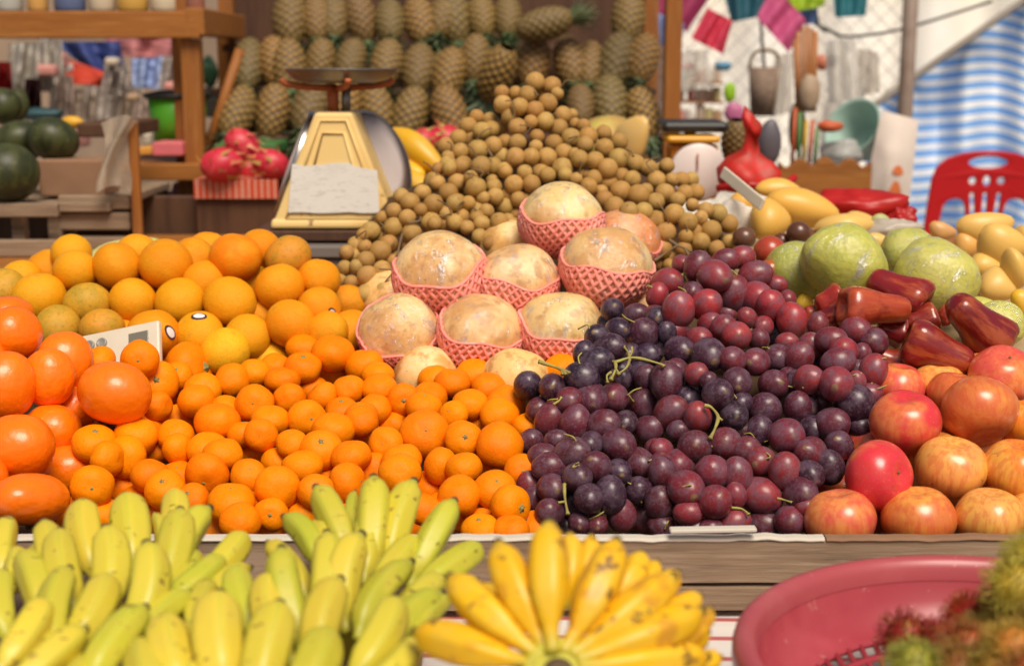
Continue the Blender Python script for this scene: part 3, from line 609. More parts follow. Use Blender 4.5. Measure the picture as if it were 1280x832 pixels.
# ---- mandarins
GM = 'mandarins heaped in the crate'
def m_label(px, py):
    row = ('at the back of the heap' if py < 478 else 'in the heap\'s upper part' if py < 522 else 'mid heap' if py < 572 else 'low in the heap' if py < 625 else 'along the crate rim')
    colm = ('beside the persimmons' if px < 190 else 'left, below the oranges' if px < 330 else 'centre, above green bananas' if px < 455 else 'right, below netted fruit' if px < 560 else 'next to the grapes')
    return f'small mandarin {row}, {colm}'
for it in by('m'):
    ratio = it['h']/max(1, it['w']); D = it['D']
    if it['hidden']: ax = view_axis(U(-.5, .5), .8, .5, .4)
    elif ratio < .88: ax = view_axis(0, .9, .35, .25)
    elif ratio > 1.12: ax = view_axis(random.choice((-1, 1))*.9, .1, .35, .25)
    else: ax = view_axis(0, .25, 1, .4)
    px, py = it['px'], it['py']; lab = m_label(px, py); name = 'mandarin'
    if abs(px-531) < 6 and abs(py-542) < 6: lab = 'largest tangerine, deep orange, right of centre in the mandarin heap'; ax = view_axis(.2, .3, 1, .1)
    elif abs(px-175) < 6 and abs(py-449) < 6: lab = 'mandarin resting in front of the calculator screen, stem scar facing out'; ax = view_axis(.1, -.1, 1, .05)
    elif abs(px-237) < 6 and abs(py-461) < 6: lab = 'long mandarin with a dark scar, right of the calculator'; ax = view_axis(.9, .1, .3, .05)
    elif abs(px-114) < 6 and abs(py-608) < 6: lab = 'mandarin with its stem end facing out, above the banana tips beside the lowest persimmon'; ax = view_axis(.3, 0, 1, .05)
    elif abs(px-258) < 6 and abs(py-592) < 6: lab = 'mandarin with a pale stem knob on its lower side, above the leftmost green bananas'; ax = view_axis(0, -.45, 1, .05)
    elif abs(px-619) < 6 and abs(py-612) < 6: lab = 'mandarin with a green stem on top, near the crate rim beside the grapes'; ax = view_axis(.1, .75, .8, .05)
    elif abs(px-638) < 6 and abs(py-632) < 6: lab = 'mandarin with its stem end turned right against the front grapes'; ax = view_axis(.75, -.05, .7, .05)
    elif abs(px-382) < 8 and abs(py-523) < 6: lab = 'yellowish mandarin with a dark green stem, left of centre in the heap'; ax = view_axis(.5, 0, 1, .05)
    elif abs(px-702) < 6 and abs(py-462) < 6: lab = 'lone mandarin under the netted fruit, behind the green grape stalk'
    elif it.get('fill'): lab = lab.replace('small mandarin', 'half hidden mandarin')
    tone = mix3((.92, .195, .0005), (.98, .295, .001), random.random())
    if 'largest' in lab: tone = (.88, .20, .003)
    sq = min(1.12, max(.95, 1.05))
    o = put(name, random.choice(ME['mandarin']), None, it['c'], axis_rot(ax), (D*U(.99, 1.05), D*U(.96, 1.02), D*U(.97, 1.08)), vary(tone, .06, .03))
    tag(o, lab, 'mandarin', GM)
    special = 'mandarin' in lab and ('stem' in lab or 'scar' in lab)
    if not it.get('fill') and (special or (ax.dot(TOW) > .45 and random.random() < .85)): put('stem', ME['nub'], o, (0, 0, .350), None, .9 if not special else 1.2)

# ---- oranges
GO = 'oranges piled in rows'
TONE = {'y': (.84, .36, .008), 'o': (.84, .295, .006), 'd': (.84, .225, .004), 'b': (.66, .28, .02), 'g': (.62, .33, .025), 'Y': (.90, .48, .015)}
TW = {'y': 'yellow-orange', 'o': 'bright', 'd': 'deep orange', 'b': 'dull brownish', 'g': 'greenish mottled', 'Y': 'lemon-tinted yellow'}
vis = sorted([i for i in by('o') if not i.get('fill')], key=lambda i: i['px'])
rows = {}
for it in vis:
    py = it['py']; rw = 'top' if py < 342 else 'second' if py < 383 else 'third' if py < 420 else 'lowest'
    rows.setdefault(rw, []).append(it)
ORD = ['first', 'second', 'third', 'fourth', 'fifth', 'sixth', 'seventh', 'eighth', 'ninth', 'tenth', 'eleventh', 'twelfth', 'thirteenth', 'fourteenth', 'fifteenth', 'sixteenth']
for rw, L in rows.items():
    for k, it in enumerate(L): it['lab'] = f"{TW[it['tone']]} orange, {ORD[k]} from the left in the {rw} row of the orange pile"
for it in by('o'):
    D = it['D']; lab = it.get('lab', 'orange half hidden deep inside the orange pile'); st = it['st']
    if st: lab = lab.replace(' orange, ', ' orange with sticker, ')
    me = ME['green_orange'] if it['tone'] in 'gb' else ME['orange']
    ax = view_axis(U(-.5, .5), .8, U(-.2, .7), .3); q = axis_rot(ax)
    o = put('orange', random.choice(me), None, it['c'], q, (D*1.03, D*1.0, D*1.0), vary(TONE[it['tone']], .06, .04)); tag(o, lab, 'orange', GO)
    if st:
        sd = (RT*st[0]+UP*st[1]+TOW*.75).normalized()
        put('sticker', ME['sticker'], o, (0, 0, 0), q.inverted() @ axis_rot(sd, U(-.4, .4)))

# ---- persimmons
PL = {0: 'uppermost glossy persimmon at the left edge of the stall', 1: 'glossy persimmon behind the uppermost one at the left edge', 2: 'tall glossy persimmon at the left edge, second from the top of its stack', 3: 'persimmon wedged between the left edge stack and the big middle one', 4: 'persimmon just in front of the calculator, left of it', 5: 'large red-orange persimmon lying on the mandarins below the calculator',
      6: 'big wide persimmon at the left edge, above the lowest one', 7: 'round persimmon left of the mandarins, above the half buried one', 8: 'shaded persimmon tucked under the large one below the calculator', 9: 'half buried persimmon beside the stem-end mandarin', 10: 'lowest long persimmon behind the banana tips at the left edge'}
for k, it in enumerate(by('p')):
    D = it['D']; lab = PL.get(k, 'persimmon partly buried in the persimmon stack at the left edge')
    ax = view_axis(U(-.6, .6), .3, -.9, .3) if k != 5 else view_axis(-.6, -.1, -.5, .05)
    Wp, Hp = (it['w']*it['d']/F*1.06, it['h']*it['d']/F*1.06) if not it['hidden'] else (D, D*.85)
    if k not in (5,): ax = view_axis(0, -1, .1, .16)
    o = put('persimmon', random.choice(ME['persimmon']), None, it['c'], axis_rot(ax) if k != 5 else axis_rot(view_axis(-.25, -1, .1, .02)), (Wp, (Wp+Hp)/2, Hp/.84), vary((.92, .18, .001), .04, .04)); tag(o, lab, 'persimmon', 'persimmons stacked at the left')
    put('calyx', ME['calyx'], o)

# ---- wrapped, netted fruit
WL = ['top netted pomegranate crowning the pyramid in plastic film', 'left netted pomegranate of the middle row, brown blotched top', 'middle netted pomegranate below the top one', 'right netted pomegranate of the middle row beside the red grapes', 'bottom left netted pomegranate with a shiny white face', 'bottom middle netted pomegranate leaning right out of its net', 'bottom right netted pomegranate just above the orange behind the grape stalk',
      'pale bare pomegranate peeking over the mandarins, lower left', 'pale bare pomegranate peeking over the mandarins, lower right', 'orange tinted wrapped pomegranate behind the right middle one', 'pale bare fruit at the back between top and middle netted ones', 'yellow pomegranate half hidden behind the purple grapes', 'yellow pomegranate in the gap between the two left netted ones', 'small part of a pomegranate against the longans at the lower left']
for k, it in enumerate(by('w')):
    D = it['D']; ax = (RT*it['ax'][0]+Vector((0, 0, 1))*(1-.5*it['ax'][1])+TOW*it['ax'][1]).normalized(); q = axis_rot(ax, 1.3*k)
    o = put('pomegranate', ME['pom'][k % 4], None, it['c'], q, D*1.0, vary(((.86, .56, .20) if k != 9 else (.72, .24, .05)), .05, .05))
    tag(o, WL[k], 'pomegranate', 'pomegranates piled in pink foam nets')
    if it['net']:
        put('plastic_film', ME['pomfilm'][k % 4], o)
        put('foam_net', ME['net'][k % 4], o, None, None, 1.012)

# ---- grapes
gb = []
for (c, lab) in GC: gb.append(thing('grape_bunch', lab, 'grape bunch', P(c[0], c[1]+30, lerp(SURF['g'], c[1])+.06), 'grape bunches heaped together'))
for it in by('g'):
    k = min(range(len(GC)), key=lambda q: (it['px']-GC[q][0][0])**2+1.1*(it['py']-GC[q][0][1])**2); t = gb[k]
    ratio = it['h']/max(1, it['w']); D = it['D']
    ax = view_axis(1, 0, .3, .3) if ratio < .85 else view_axis(0, 1, .3, .3) if ratio > 1.15 else view_axis(0, .2, 1, .5)
    colr = mix3((.026, .013, .030), (.34, .032, .036), it['red']**1.35)
    put('grape', random.choice(ME['grape']), t, it['c']-t.location, axis_rot(ax), (D*.99, D*.99, D*1.0), vary(colr, .2, .1))
def stalk(t, pts, crop, dd, r, name, mat, nd_=0):
    q = []
    for i, (u, v) in enumerate(pts):
        x, y, _, _ = conv(crop, u, v); q.append(P(x, y, lerp(SURF['g' if name == 'grape' else 'l'], y)-dd))
    pp = smooth_pts(q, 5); nn = len(pp)
    return tube(pp, [r*(1+.25*math.sin(7*i)+(.5 if i in (0, nn-1) else 0)) for i in range(nn)], 7)
def stems(t, specs, mat, nm, kind):
    for crop, pts, dd, r in specs:
        v, f, uv = stalk(t, pts, crop, dd, r, kind, mat); put(nm, MB().add(rel(v, t), f, uv).mesh(nm, mat), t)
stems(gb[0], [('G1', [(200,545),(290,575),(370,605),(400,640)], .045, .0024), ('G1', [(430,630),(370,605),(375,640)], .045, .0017), ('G1', [(650,480),(710,515),(765,548),(870,518),(960,525),(1090,560),(1130,580)], .040, .0019), ('G1', [(765,548),(770,600),(735,680)], .040, .0022), ('G1', [(870,518),(865,480),(830,435)], .038, .0018), ('G1', [(875,530),(850,590),(785,640)], .042, .0017), ('G1', [(770,600),(800,640)], .042, .0014), ('G1', [(735,625),(705,650),(710,700)], .042, .0015), ('G1', [(890,440),(890,480),(870,518)], .04, .0014)], M['grape_stem'], 'stem', 'grape')
stems(gb[4], [('G4', [(480,515),(530,530),(580,600),(555,690),(520,760)], .030, .0022), ('G4', [(580,600),(610,625)], .03, .0014), ('G5', [(560,560),(640,570),(690,610)], .012, .0014)], M['grape_stem'], 'stem', 'grape')
stems(gb[1], [('G2', [(272,520),(275,590),(290,675)], .036, .0018), ('G2', [(278,610),(240,615)], .036, .0013), ('G2', [(215,105),(245,85),(255,70)], .03, .0014)], M['grape_stem'], 'stem', 'grape')
stems(gb[2], [('G3', [(280,280),(320,255),(350,200)], .0, .0026), ('G3', [(660,220),(690,230),(720,260)], .03, .0013)], M['grape_stem'], 'stem', 'grape')
stems(gb[6], [('G5', [(900,490),(945,500),(1010,520)], .018, .0013)], M['grape_stem'], 'stem', 'grape')

for k in range(46):
    it = random.choice([i for i in by('g') if not i.get('fill')]); q = min(range(len(GC)), key=lambda z: (it['px']-GC[z][0][0])**2+1.1*(it['py']-GC[z][0][1])**2); t = gb[q]
    a = it['c']+(TOW*.55+UP*U(-.6, .9)+RT*U(-1, 1)).normalized()*it['D']*.5; b = a+(TOW*U(-.3, .3)+UP*U(-.2, .8)+RT*U(-1, 1)).normalized()*U(.006, .014); c = b+(RT*U(-1, 1)+UP*U(-.6, .6)-TOW*.9).normalized()*U(.008, .02)
    v, f, uv = tube(smooth_pts([a, b, c], 4), [.0019]+[.0011]*8, 6); put('stem', MB().add(rel(v, t), f, uv).mesh('stem', M['grape_stem']), t)
# ---- longans
lb = []
for (c, lab) in LC: lb.append(thing('longan_bunch', lab, 'longan bunch', P(c[0], c[1]+25, lerp(SURF['l'], c[1])+.06), 'longan bunches mounded together'))
for it in by('l'):
    k = min(range(len(LC)), key=lambda q: (it['px']-LC[q][0][0])**2+(it['py']-LC[q][0][1])**2); t = lb[k]; D = it['D']
    put('longan', random.choice(ME['longan']), t, it['c']-t.location, axis_rot(view_axis(0, .5, .5, .8)), D*U(.94, 1.05), vary(mix3((.50, .315, .095), (.40, .21, .055), random.random()), .12, .05))
stems(lb[7], [('L4', [(440,680),(480,705),(515,720),(545,735)], .05, .0022), ('L4', [(370,780),(420,745),(480,705)], .05, .0018), ('L4', [(515,720),(540,765)], .05, .0018)], M['twig'], 'twig', 'longan')
stems(lb[3], [('L2', [(765,60),(772,85)], .02, .0022), ('L2', [(740,180),(790,235)], .035, .0016)], M['twig'], 'twig', 'longan')
stems(lb[2], [('L2', [(410,630),(450,690)], .035, .0018)], M['twig'], 'twig', 'longan')
stems(lb[0], [('L1', [(345,385),(330,440),(318,500)], .03, .0018), ('L1', [(150,345),(190,300),(250,265)], .0, .0012)], M['twig'], 'twig', 'longan')
stems(lb[1], [('L1', [(370,325),(430,318),(440,300)], .03, .0018), ('L1', [(540,295),(600,280)], .03, .0014)], M['twig'], 'twig', 'longan')
stems(lb[6], [('L4', [(235,250),(262,262),(270,285)], .03, .0016), ('L4', [(280,575),(300,600),(330,640)], .03, .0018)], M['twig'], 'twig', 'longan')

for k in range(26):
    it = random.choice([i for i in by('l') if not i.get('fill')]); q = min(range(len(LC)), key=lambda z: (it['px']-LC[z][0][0])**2+(it['py']-LC[z][0][1])**2); t = lb[q]
    a = it['c']+(TOW*.4+UP*.9+RT*U(-.5, .5)).normalized()*it['D']*.48; b = a+(TOW*U(.0, .5)+UP*U(.2, 1)+RT*U(-1, 1)).normalized()*U(.008, .03); c = b+(RT*U(-1, 1)+UP*U(-.3, .6)-TOW*.3).normalized()*U(.01, .03)
    v, f, uv = tube(smooth_pts([a-(UP*.004), b, c], 4), .0013, 5); put('twig', MB().add(rel(v, t), f, uv).mesh('twig', M['twig']), t)
# ---- apples
AT = {'p': (.74, .10, .075), 'o': (.72, .19, .045), 'y': (.84, .38, .09), 'r': (.66, .035, .050), 'R': (.52, .006, .018), 'd': (.80, .24, .02)}
AL = ['pink-red apple at the left end of the bottom apple row', 'orange-red streaked apple in the middle of the bottom apple row', 'pale yellow-orange apple in the bottom row above the basket', 'crimson apple with its stem hollow turned right, second row left', 'yellow-orange apple in the second row, above the two bottom ones', 'deep orange apple at the right edge of the second row', 'bright crimson apple with a pale top, third row left beside the grapes', 'large speckled orange apple in the third row', 'crimson apple tucked behind the large speckled orange one', 'yellow apple edge behind the tucked crimson one', 'pink streaked apple at the upper right, below the rose apples', 'pale pink apple top nearest the grapes and rose apples', 'orange apple edge at the right, between speckled and deep orange ones', 'red apple peeking between grapes and the stem-hollow crimson one', 'apple in shade at the lower right behind the bottom row', 'apple in shade behind the first two of the bottom row', 'apple in shade behind the second row', 'apple behind the crimson ones, against the grapes', 'apple cut by the right edge in the bottom row']
for k, it in enumerate(by('a')):
    D = it['D']; lab = AL[k] if k < len(AL) else 'half hidden apple deep inside the apple pile'
    ax = view_axis(0, 1, .25, .15)
    if k == 3: ax = view_axis(.62, .15, .75, .02)
    if k == 6: ax = view_axis(-.1, .8, .45, .05)
    if k == 10: ax = view_axis(0, .9, .6, .05)
    if k in (4, 7): ax = view_axis(.1, -.75, .6 if k == 4 else .5, .05) if k == 7 else view_axis(.05, .95, .3, .05)
    tone = AT[it['tone']]
    o = put('apple', random.choice(ME['apple']), None, it['c'], axis_rot(ax), D*1.02, vary(tone, .06, .04)); tag(o, lab, 'apple', 'apples piled at the right')
    if k in (3, 10): put('stem', ME['apple_stem'], o, (0, 0, -.075))

# ---- rose apples, guavas, mangoes and dark plums: elongated fruit laid by hand
def laid(name, mesh, p0, p1, wpx, d0, d1, color, label, cat, group, flip=False):
    a, b = P(p0[0], p0[1], d0), P(p1[0], p1[1], d1)
    if flip: a, b = b, a
    L = (b-a).length; w = wpx*(d0+d1)/2/F
    bx = (max(v.co.x for v in mesh.vertices)-min(v.co.x for v in mesh.vertices)+max(v.co.y for v in mesh.vertices)-min(v.co.y for v in mesh.vertices))/2
    o = put(name, mesh, None, (a+b)/2, axis_rot(b-a), (w/bx, w/bx, L/1.02), color); return tag(o, label, cat, group)
GR = 'rose apples piled beside the grapes'
def ra(p0, p1, w, d, lab, tone, k, dd=0):
    a = conv('R', *p0); b = conv('R', *p1); laid('rose_apple', ME['rose'][k % 4], a[:2], b[:2], w*1.24/2.081, d+dd, d-dd, vary(tuple(x*1.12 for x in tone), .05, .04), lab, 'rose apple', GR)
ra((575,222), (392,212), 98, 2.02, 'lighter orange-red rose apple lying level on top of its pile', (.36, .050, .018), 0, .01)
ra((470,140), (625,215), 100, 2.09, 'dark red rose apple slanting behind the lighter one, below the first green guava', (.22, .012, .014), 1, .02)
ra((330,215), (405,195), 78, 2.08, 'red rose apple left of the lighter one, under the green guava', (.27, .020, .014), 2)
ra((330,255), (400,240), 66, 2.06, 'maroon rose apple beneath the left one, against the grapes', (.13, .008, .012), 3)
ra((740,368), (560,292), 108, 1.97, 'big dark red rose apple in front, slanting down to the apples', (.20, .012, .012), 1, -.01)
ra((690,200), (815,325), 118, 2.00, 'darkest rose apple at the right end, in front of the cut guava', (.14, .008, .010), 0, -.02)
ra((560,262), (650,240), 70, 2.06, 'dull red rose apple in the middle behind the big front one', (.22, .018, .012), 2)
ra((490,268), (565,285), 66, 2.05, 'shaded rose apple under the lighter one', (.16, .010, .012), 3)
ra((480,340), (560,375), 76, 2.02, 'orange-red rose apple low on the left, next to the grapes', (.30, .030, .014), 1)
ra((560,400), (650,425), 66, 2.00, 'red rose apple at the bottom above the pink apple', (.26, .016, .016), 2)
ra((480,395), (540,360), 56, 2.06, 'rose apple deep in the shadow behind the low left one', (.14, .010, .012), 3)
ra((655,220), (690,250), 60, 2.09, 'rose apple edge showing behind the darkest one', (.25, .02, .015), 0)
ra((300,230), (345,240), 56, 2.10, 'small red rose apple end between guava and grapes', (.30, .03, .02), 1)
GG = 'green guavas wrapped in film'
def gu(u, v, w, h, d, k, lab, tone, film=True):
    x, y, w, h = conv('K', u, v, w, h); D = max(w, h)*d/F*1.12
    o = put('guava', ME['guava'][k % 3], None, P(x, y, d), axis_rot(view_axis(.2, .8, .3, .2)), (D, D, D*.93), tone); tag(o, lab, 'guava', GG)
    if film: put('plastic_film', ME['gfilm'][k % 3], o)
gu(560,342,315,290,2.18,0,'large shiny green guava at the centre right behind the rose apples',(.50,.50,.045))
gu(378,382,190,250,2.26,1,'darker green guava just left of the large shiny one',(.36,.38,.025))
gu(935,402,310,272,2.18,2,'big pale green guava with a brown bruise, behind the darkest rose apple',(.58,.54,.08))
gu(820,310,210,200,2.30,0,'green guava behind the bruised one',(.48,.48,.06))
gu(1180,590,190,190,2.06,1,'pale guava at the right edge above the apples',(.60,.58,.11))
gu(1115,545,120,130,2.12,2,'guava partly behind the pale one at the right edge',(.58,.56,.12),False)
GMN = 'yellow mangoes'
def mg(u0, v0, u1, v1, w, d, lab, k, tone=(.76, .42, .075), dd=0, nm='mango', cat='mango', grp=GMN):
    a = conv('K', u0, v0); b = conv('K', u1, v1); laid(nm, ME['mango'][k % 3], a[:2], b[:2], w*1.3/3.2, d+dd, d-dd, vary(tone, .05, .04), lab, cat, grp)
mg(240,95,545,165,140,2.62,'long golden mango at the back, largest of the left group',0)
mg(205,45,400,60,62,2.80,'yellow mango with pointed tip behind the largest one',1)
mg(190,125,340,215,120,2.56,'mango in front of the largest, beside the white cloth',2)
mg(100,90,200,140,80,2.66,'mango half under the white wooden blade',0)
mg(440,215,690,190,95,2.50,'mango behind the large shiny guava',1,(.72,.46,.13))
mg(640,255,745,285,75,2.40,'small mango between the two big guavas',2,(.76,.50,.15))
mg(560,170,700,205,70,2.66,'mango half hidden below the red plastic bag',0,(.70,.44,.12))
mg(690,225,840,225,70,2.62,'pale mango behind the bruised guava',1,(.68,.48,.18))
mg(1005,215,1245,190,98,2.44,'top mango of the right group, in front of the red chair',0,(.74,.44,.11))
mg(1095,240,1290,310,130,2.36,'large mango at the right, second from the top',1,(.78,.48,.12))
mg(1000,260,1105,290,80,2.44,'mango end with a dark tip, left in the right group',2,(.70,.40,.10))
mg(1190,400,1300,360,125,2.28,'mango at the right edge above the pale guava',0,(.80,.50,.12))
mg(1060,345,1200,375,92,2.36,'mango in the middle of the right group',1,(.76,.47,.11))
mg(1095,430,1250,450,110,2.28,'low mango of the right group above the pale guava',2,(.74,.47,.13))
mg(1220,245,1310,255,80,2.48,'mango behind the large one at the right edge',0,(.72,.43,.11))
mg(900,200,1010,235,50,2.6,'small brownish mango left of the right group',1,(.62,.34,.12))
mg(1255,450,1290,560,75,2.12,'bright yellow mango at the right edge beside the pale guava',2,(.78,.45,.02))
mg(365,515,440,500,45,2.2,'yellow mango end under the darker green guava',0,(.80,.52,.04))
mg(1040,300,1180,300,90,2.52,'mango buried under the right group',1,(.66,.40,.11))
def pl(u, v, w, d, lab, tone, cat='plum', nm='plum'):
    x, y, w, _ = conv('K', u, v, w); D = w*d/F; o = put(nm, random.choice(ME['plum']), None, P(x, y, d), axis_rot(view_axis(0, .7, .5)), D, tone); tag(o, lab, cat, 'dark plums and red fruit behind the grapes')
pl(262,300,128,2.28,'bright red plum behind the grape bunches, left of the green guava',(.40,.05,.022))
pl(378,228,98,2.42,'brown plum on top, behind the darker guava',(.10,.035,.018)); pl(412,245,80,2.50,'brown plum partly behind the top brown one',(.14,.05,.025))
pl(160,248,95,2.40,'brown plum at the right end of the longans',(.13,.055,.03)); pl(265,375,92,2.24,'orange-red fruit low behind the grapes',(.42,.10,.02)); pl(330,310,80,2.34,'maroon plum between red plum and guava',(.12,.03,.015))
pl(310,260,70,2.44,'dark plum behind the bright red one',(.12,.04,.02)); pl(190,310,60,2.32,'small brown fruit between longans and the red plum',(.40,.22,.06)); pl(235,420,60,2.22,'small ochre fruit just above the grapes',(.42,.2,.05))
pl(720,300,40,2.3,'red fruit spot between the big guavas',(.3,.03,.02))

# ---- bananas
def banana_geo(B, T, r, bow, seg=14, neck=0):
    B = Vector(B); T = Vector(T); c = (B+T)/2+bow*2
    prof = [(0, .36), (.05, .36), (.10, .42), (.16, .70), (.26, .93), (.40, 1.0), (.58, 1.02), (.72, .99), (.82, .90), (.88, .72), (.925, .46), (.95, .33), (.985, .29), (1.0, .22)]
    if neck: prof = [(0, .42), (.08, .36), (.18, .42), (.28, .66), (.40, .92), (.50, 1.0)]+prof[6:]
    def rr(t):
        for i in range(len(prof)-1):
            if prof[i][0] <= t <= prof[i+1][0]:
                k = (t-prof[i][0])/(prof[i+1][0]-prof[i][0]); k = k*k*(3-2*k) if i > 1 else k
                return prof[i][1]+(prof[i+1][1]-prof[i][1])*k
        return .2
    ts = [0, .04, .08, .12, .16, .2, .25, .3, .36, .42, .5, .58, .65, .72, .78, .83, .875, .91, .935, .955, .97, .985, 1]
    v = []; f = []; uv = []; ref = None; ph = 0
    for i, t in enumerate(ts):
        p = B*(1-t)**2+c*2*t*(1-t)+T*t*t; tn = ((c-B)*2*(1-t)+(T-c)*2*t).normalized()
        if ref is None: ref = tn.orthogonal().normalized(); ref.rotate(Quaternion(tn, U(0, 6.28)))
        ref = (ref-tn*ref.dot(tn)).normalized(); b = tn.cross(ref)
        for k in range(seg):
            a = 2*math.pi*k/seg; q = r*rr(t)*(1+.095*(2*(.5+.5*math.cos(5*a+ph))**1.6-1)*math.sin(math.pi*min(1, t*1.05))+.02*mnoise.noise(p*30))
            v.append(p+(ref*math.cos(a)+b*math.sin(a))*q); uv.append((k/seg, t))
    m = len(ts)
    for i in range(m-1):
        for k in range(seg):
            a = i*seg+k; b2 = i*seg+(k+1) % seg; f.append((a, b2, b2+seg, a+seg))
    f.append(tuple(range(seg-1, -1, -1))); f.append(tuple((m-1)*seg+k for k in range(seg)))
    return v, f, uv
GBN = {'E': (0, 560, 2.6667), 'F': (440, 580, 2.6667)}
YL = (.74, .56, .055); GN = (.46, .47, .035); RP = (.82, .46, .006); MX = (.60, .53, .06)
hands = {
 'a': ('green-yellow banana hand at the left edge, fingers pointing up and right', [('E',35,230,10,350,72,.3),('E',145,240,200,420,88,.4),('E',200,270,245,450,98,.4),('E',235,395,190,570,95,.8),('E',355,425,240,570,105,.5),('E',70,350,130,470,95,.8),('E',20,410,30,540,95,.6),('E',145,510,0,650,108,.2),('E',290,600,60,720,104,.2),('E',490,525,310,690,108,.9),('E',120,325,150,400,60,.3),('E',60,330,20,420,60,.3),('E',160,590,100,640,60,.3),('E',300,700,200,760,80,.7)]),
 'b': ('banana hand left of centre with tips fanned over the crate rim', [('E',285,175,320,340,102,.3),('E',350,260,340,450,108,.4),('E',420,155,440,330,112,.4),('E',475,190,480,300,60,.2),('E',600,200,540,400,102,.5),('E',575,145,560,240,80,.2),('E',705,195,620,340,92,.4),('E',805,290,680,370,86,.4),('E',735,365,540,450,84,1),('E',485,310,430,530,112,.25),('E',645,480,500,570,86,.6),('E',235,240,250,330,50,.7),('E',510,215,520,290,40,.7),('E',650,345,560,420,60,.8)]),
 'c': ('banana hand at the bottom centre-left, blunt yellow tips facing out', [('E',560,560,610,725,124,.15),('E',735,478,755,710,146,.25),('E',935,510,860,725,132,.3),('E',1080,610,980,760,132,.5),('E',470,650,510,760,115,.7),('E',690,690,690,780,74,.2),('E',795,395,850,530,92,.9),('E',840,395,730,440,66,.3),('E',640,580,650,700,70,.4),('E',700,450,640,520,80,.4)]),
 'd': ('tall greenish banana hand in the centre, tips overlapping the mandarins', [('E',905,415,965,600,100,.3),('E',940,325,1005,560,104,.9),('E',890,312,1000,420,76,.3),('E',1088,275,1060,500,96,.6),('E',1090,235,1080,300,90,.3),('E',1212,280,1165,490,108,.4),('E',1140,430,1070,620,112,.35),('E',942,225,1040,310,76,1),('E',1050,125,1150,290,90,.6),('E',1245,90,1220,330,102,.5),('E',1185,140,1190,240,36,1),('F',210,50,130,260,96,.5),('F',345,115,215,300,88,.95),('F',425,275,230,345,88,.9),('F',222,250,90,345,92,.6),('F',205,320,50,470,86,.95),('F',60,170,40,300,90,.4)]),
 'e': ('banana hand low in the centre, beside the ripe yellow hand', [('F',140,445,0,620,112,.3),('F',305,378,170,450,92,.6),('F',305,425,140,535,92,.95),('F',215,590,50,680,90,.3),('F',335,440,240,520,66,.9),('F',185,570,90,615,56,1),('F',150,640,60,700,80,.6),('F',420,380,380,400,46,.9)])}
PLZ = -.455
for key, (lab, L) in hands.items():
    built = []; bases = []
    for (c, u0, v0, u1, v1, w, g) in L:
        x, y, s = GBN[c]; tx, ty, bx, by_ = x+u0/s, y+v0/s, x+u1/s, y+v1/s
        db = -PLZ*F/(by_-75)*1.005
        proj = math.hypot(tx-bx, ty-by_)*db/F; Lg = .090+.018*random.random()
        dt = min(db+math.sqrt(max(.0004, Lg**2-proj**2))*.8, db+.075)
        B = P(bx, by_, db); T = P(tx, ty, dt); r = w/s*.5*(db+dt)/2/F*1.13
        dv = (B-T); B2 = B+dv*.20+Vector((0, .0, -.022))
        bow = (UP*.6+TOW*.4)*(.075*(T-B2).length)+RT*U(-.012, .012)
        built.append((B2, T, r, bow, g)); bases.append(B2)
    cen = sum(bases, Vector())/len(bases); t = thing('banana_hand', lab, 'bananas', cen-Vector((0, 0, .03)), 'green-yellow banana hands in front of the crate')
    for (B2, T, r, bow, g) in built:
        v, f, uv = banana_geo(B2, T, r, bow, 20); o = part('banana', (v, f, uv), M['banana'], t); cc = vary(mix3(YL, GN, min(1, max(0, g+U(-.12, .12)))), .06, .04); o.color = (*cc, 1)
    v, f, uv = lathe([(0, -.02), (.035, -.018), (.04, 0), (.03, .014), (0, .016)], 14); v = [Vector((x*1.6, y*.8, z))+cen-Vector((0, 0, .03)) for x, y, z in warp(v, .2, 30, 3)]
    part('crown', (v, f, uv), M['banana_crown'], t)
def ripe(lab, L, db, dtip, crown, Lmin):
    x, y, s = GBN['F']; t = thing('banana_hand', lab, 'bananas', P(x+685/s, y+690/s, db+.01), 'ripe yellow banana hands')
    for (u0, v0, u1, v1, w, dx) in L:
        B = P(x+u1/s, y+v1/s, db+dx); T = P(x+u0/s, y+v0/s, db+dtip+dx); r = w/s*.5*(db+dtip*.5+dx)/F*1.16; B = B+(P(x+688/s, y+700/s, db)-B)*.22
        L_ = (T-B).length
        bow = (TOW*.8+UP*.2)*(.07*L_)+RT*(.03*L_*(1 if T.x > B.x else -1))
        o = part('banana', banana_geo(B, T, r, bow, 20, 1), M['banana_ripe'], t); o.color = (*vary(RP, .05, .03), 1)
    if crown:
        c0 = P(x+688/s, y+702/s, db-.006); q = axis_rot((UP*.55+TOW*.85).normalized(), 0)
        v, f, uv = lathe([(.010, -.024), (.024, -.016), (.0285, -.004), (.0280, .001), (.0245, .0035)], 22); part('crown', ([q @ (Vector(p))+c0 for p in warp(v, .12, 40, 2)], f, uv), M['banana_crown'], t)
        v, f, uv = lathe([(.0120, .0042), (.008, .0058), (0, .0055)], 22); part('cut_face', ([q @ Vector(p)+c0 for p in v], f, uv), M['banana_cut'], t)
ripe('ripe yellow banana hand at the bottom centre, fingers fanned round a cut crown', [(205,555,590,662,116,0),(322,368,615,632,112,.004),(485,252,640,612,112,.008),(660,182,664,606,118,0),(885,245,705,612,116,.006),(1078,368,735,622,112,.004),(1172,488,760,640,112,0),(1190,640,770,665,100,-.006)], 1.04, .055, True, .1)
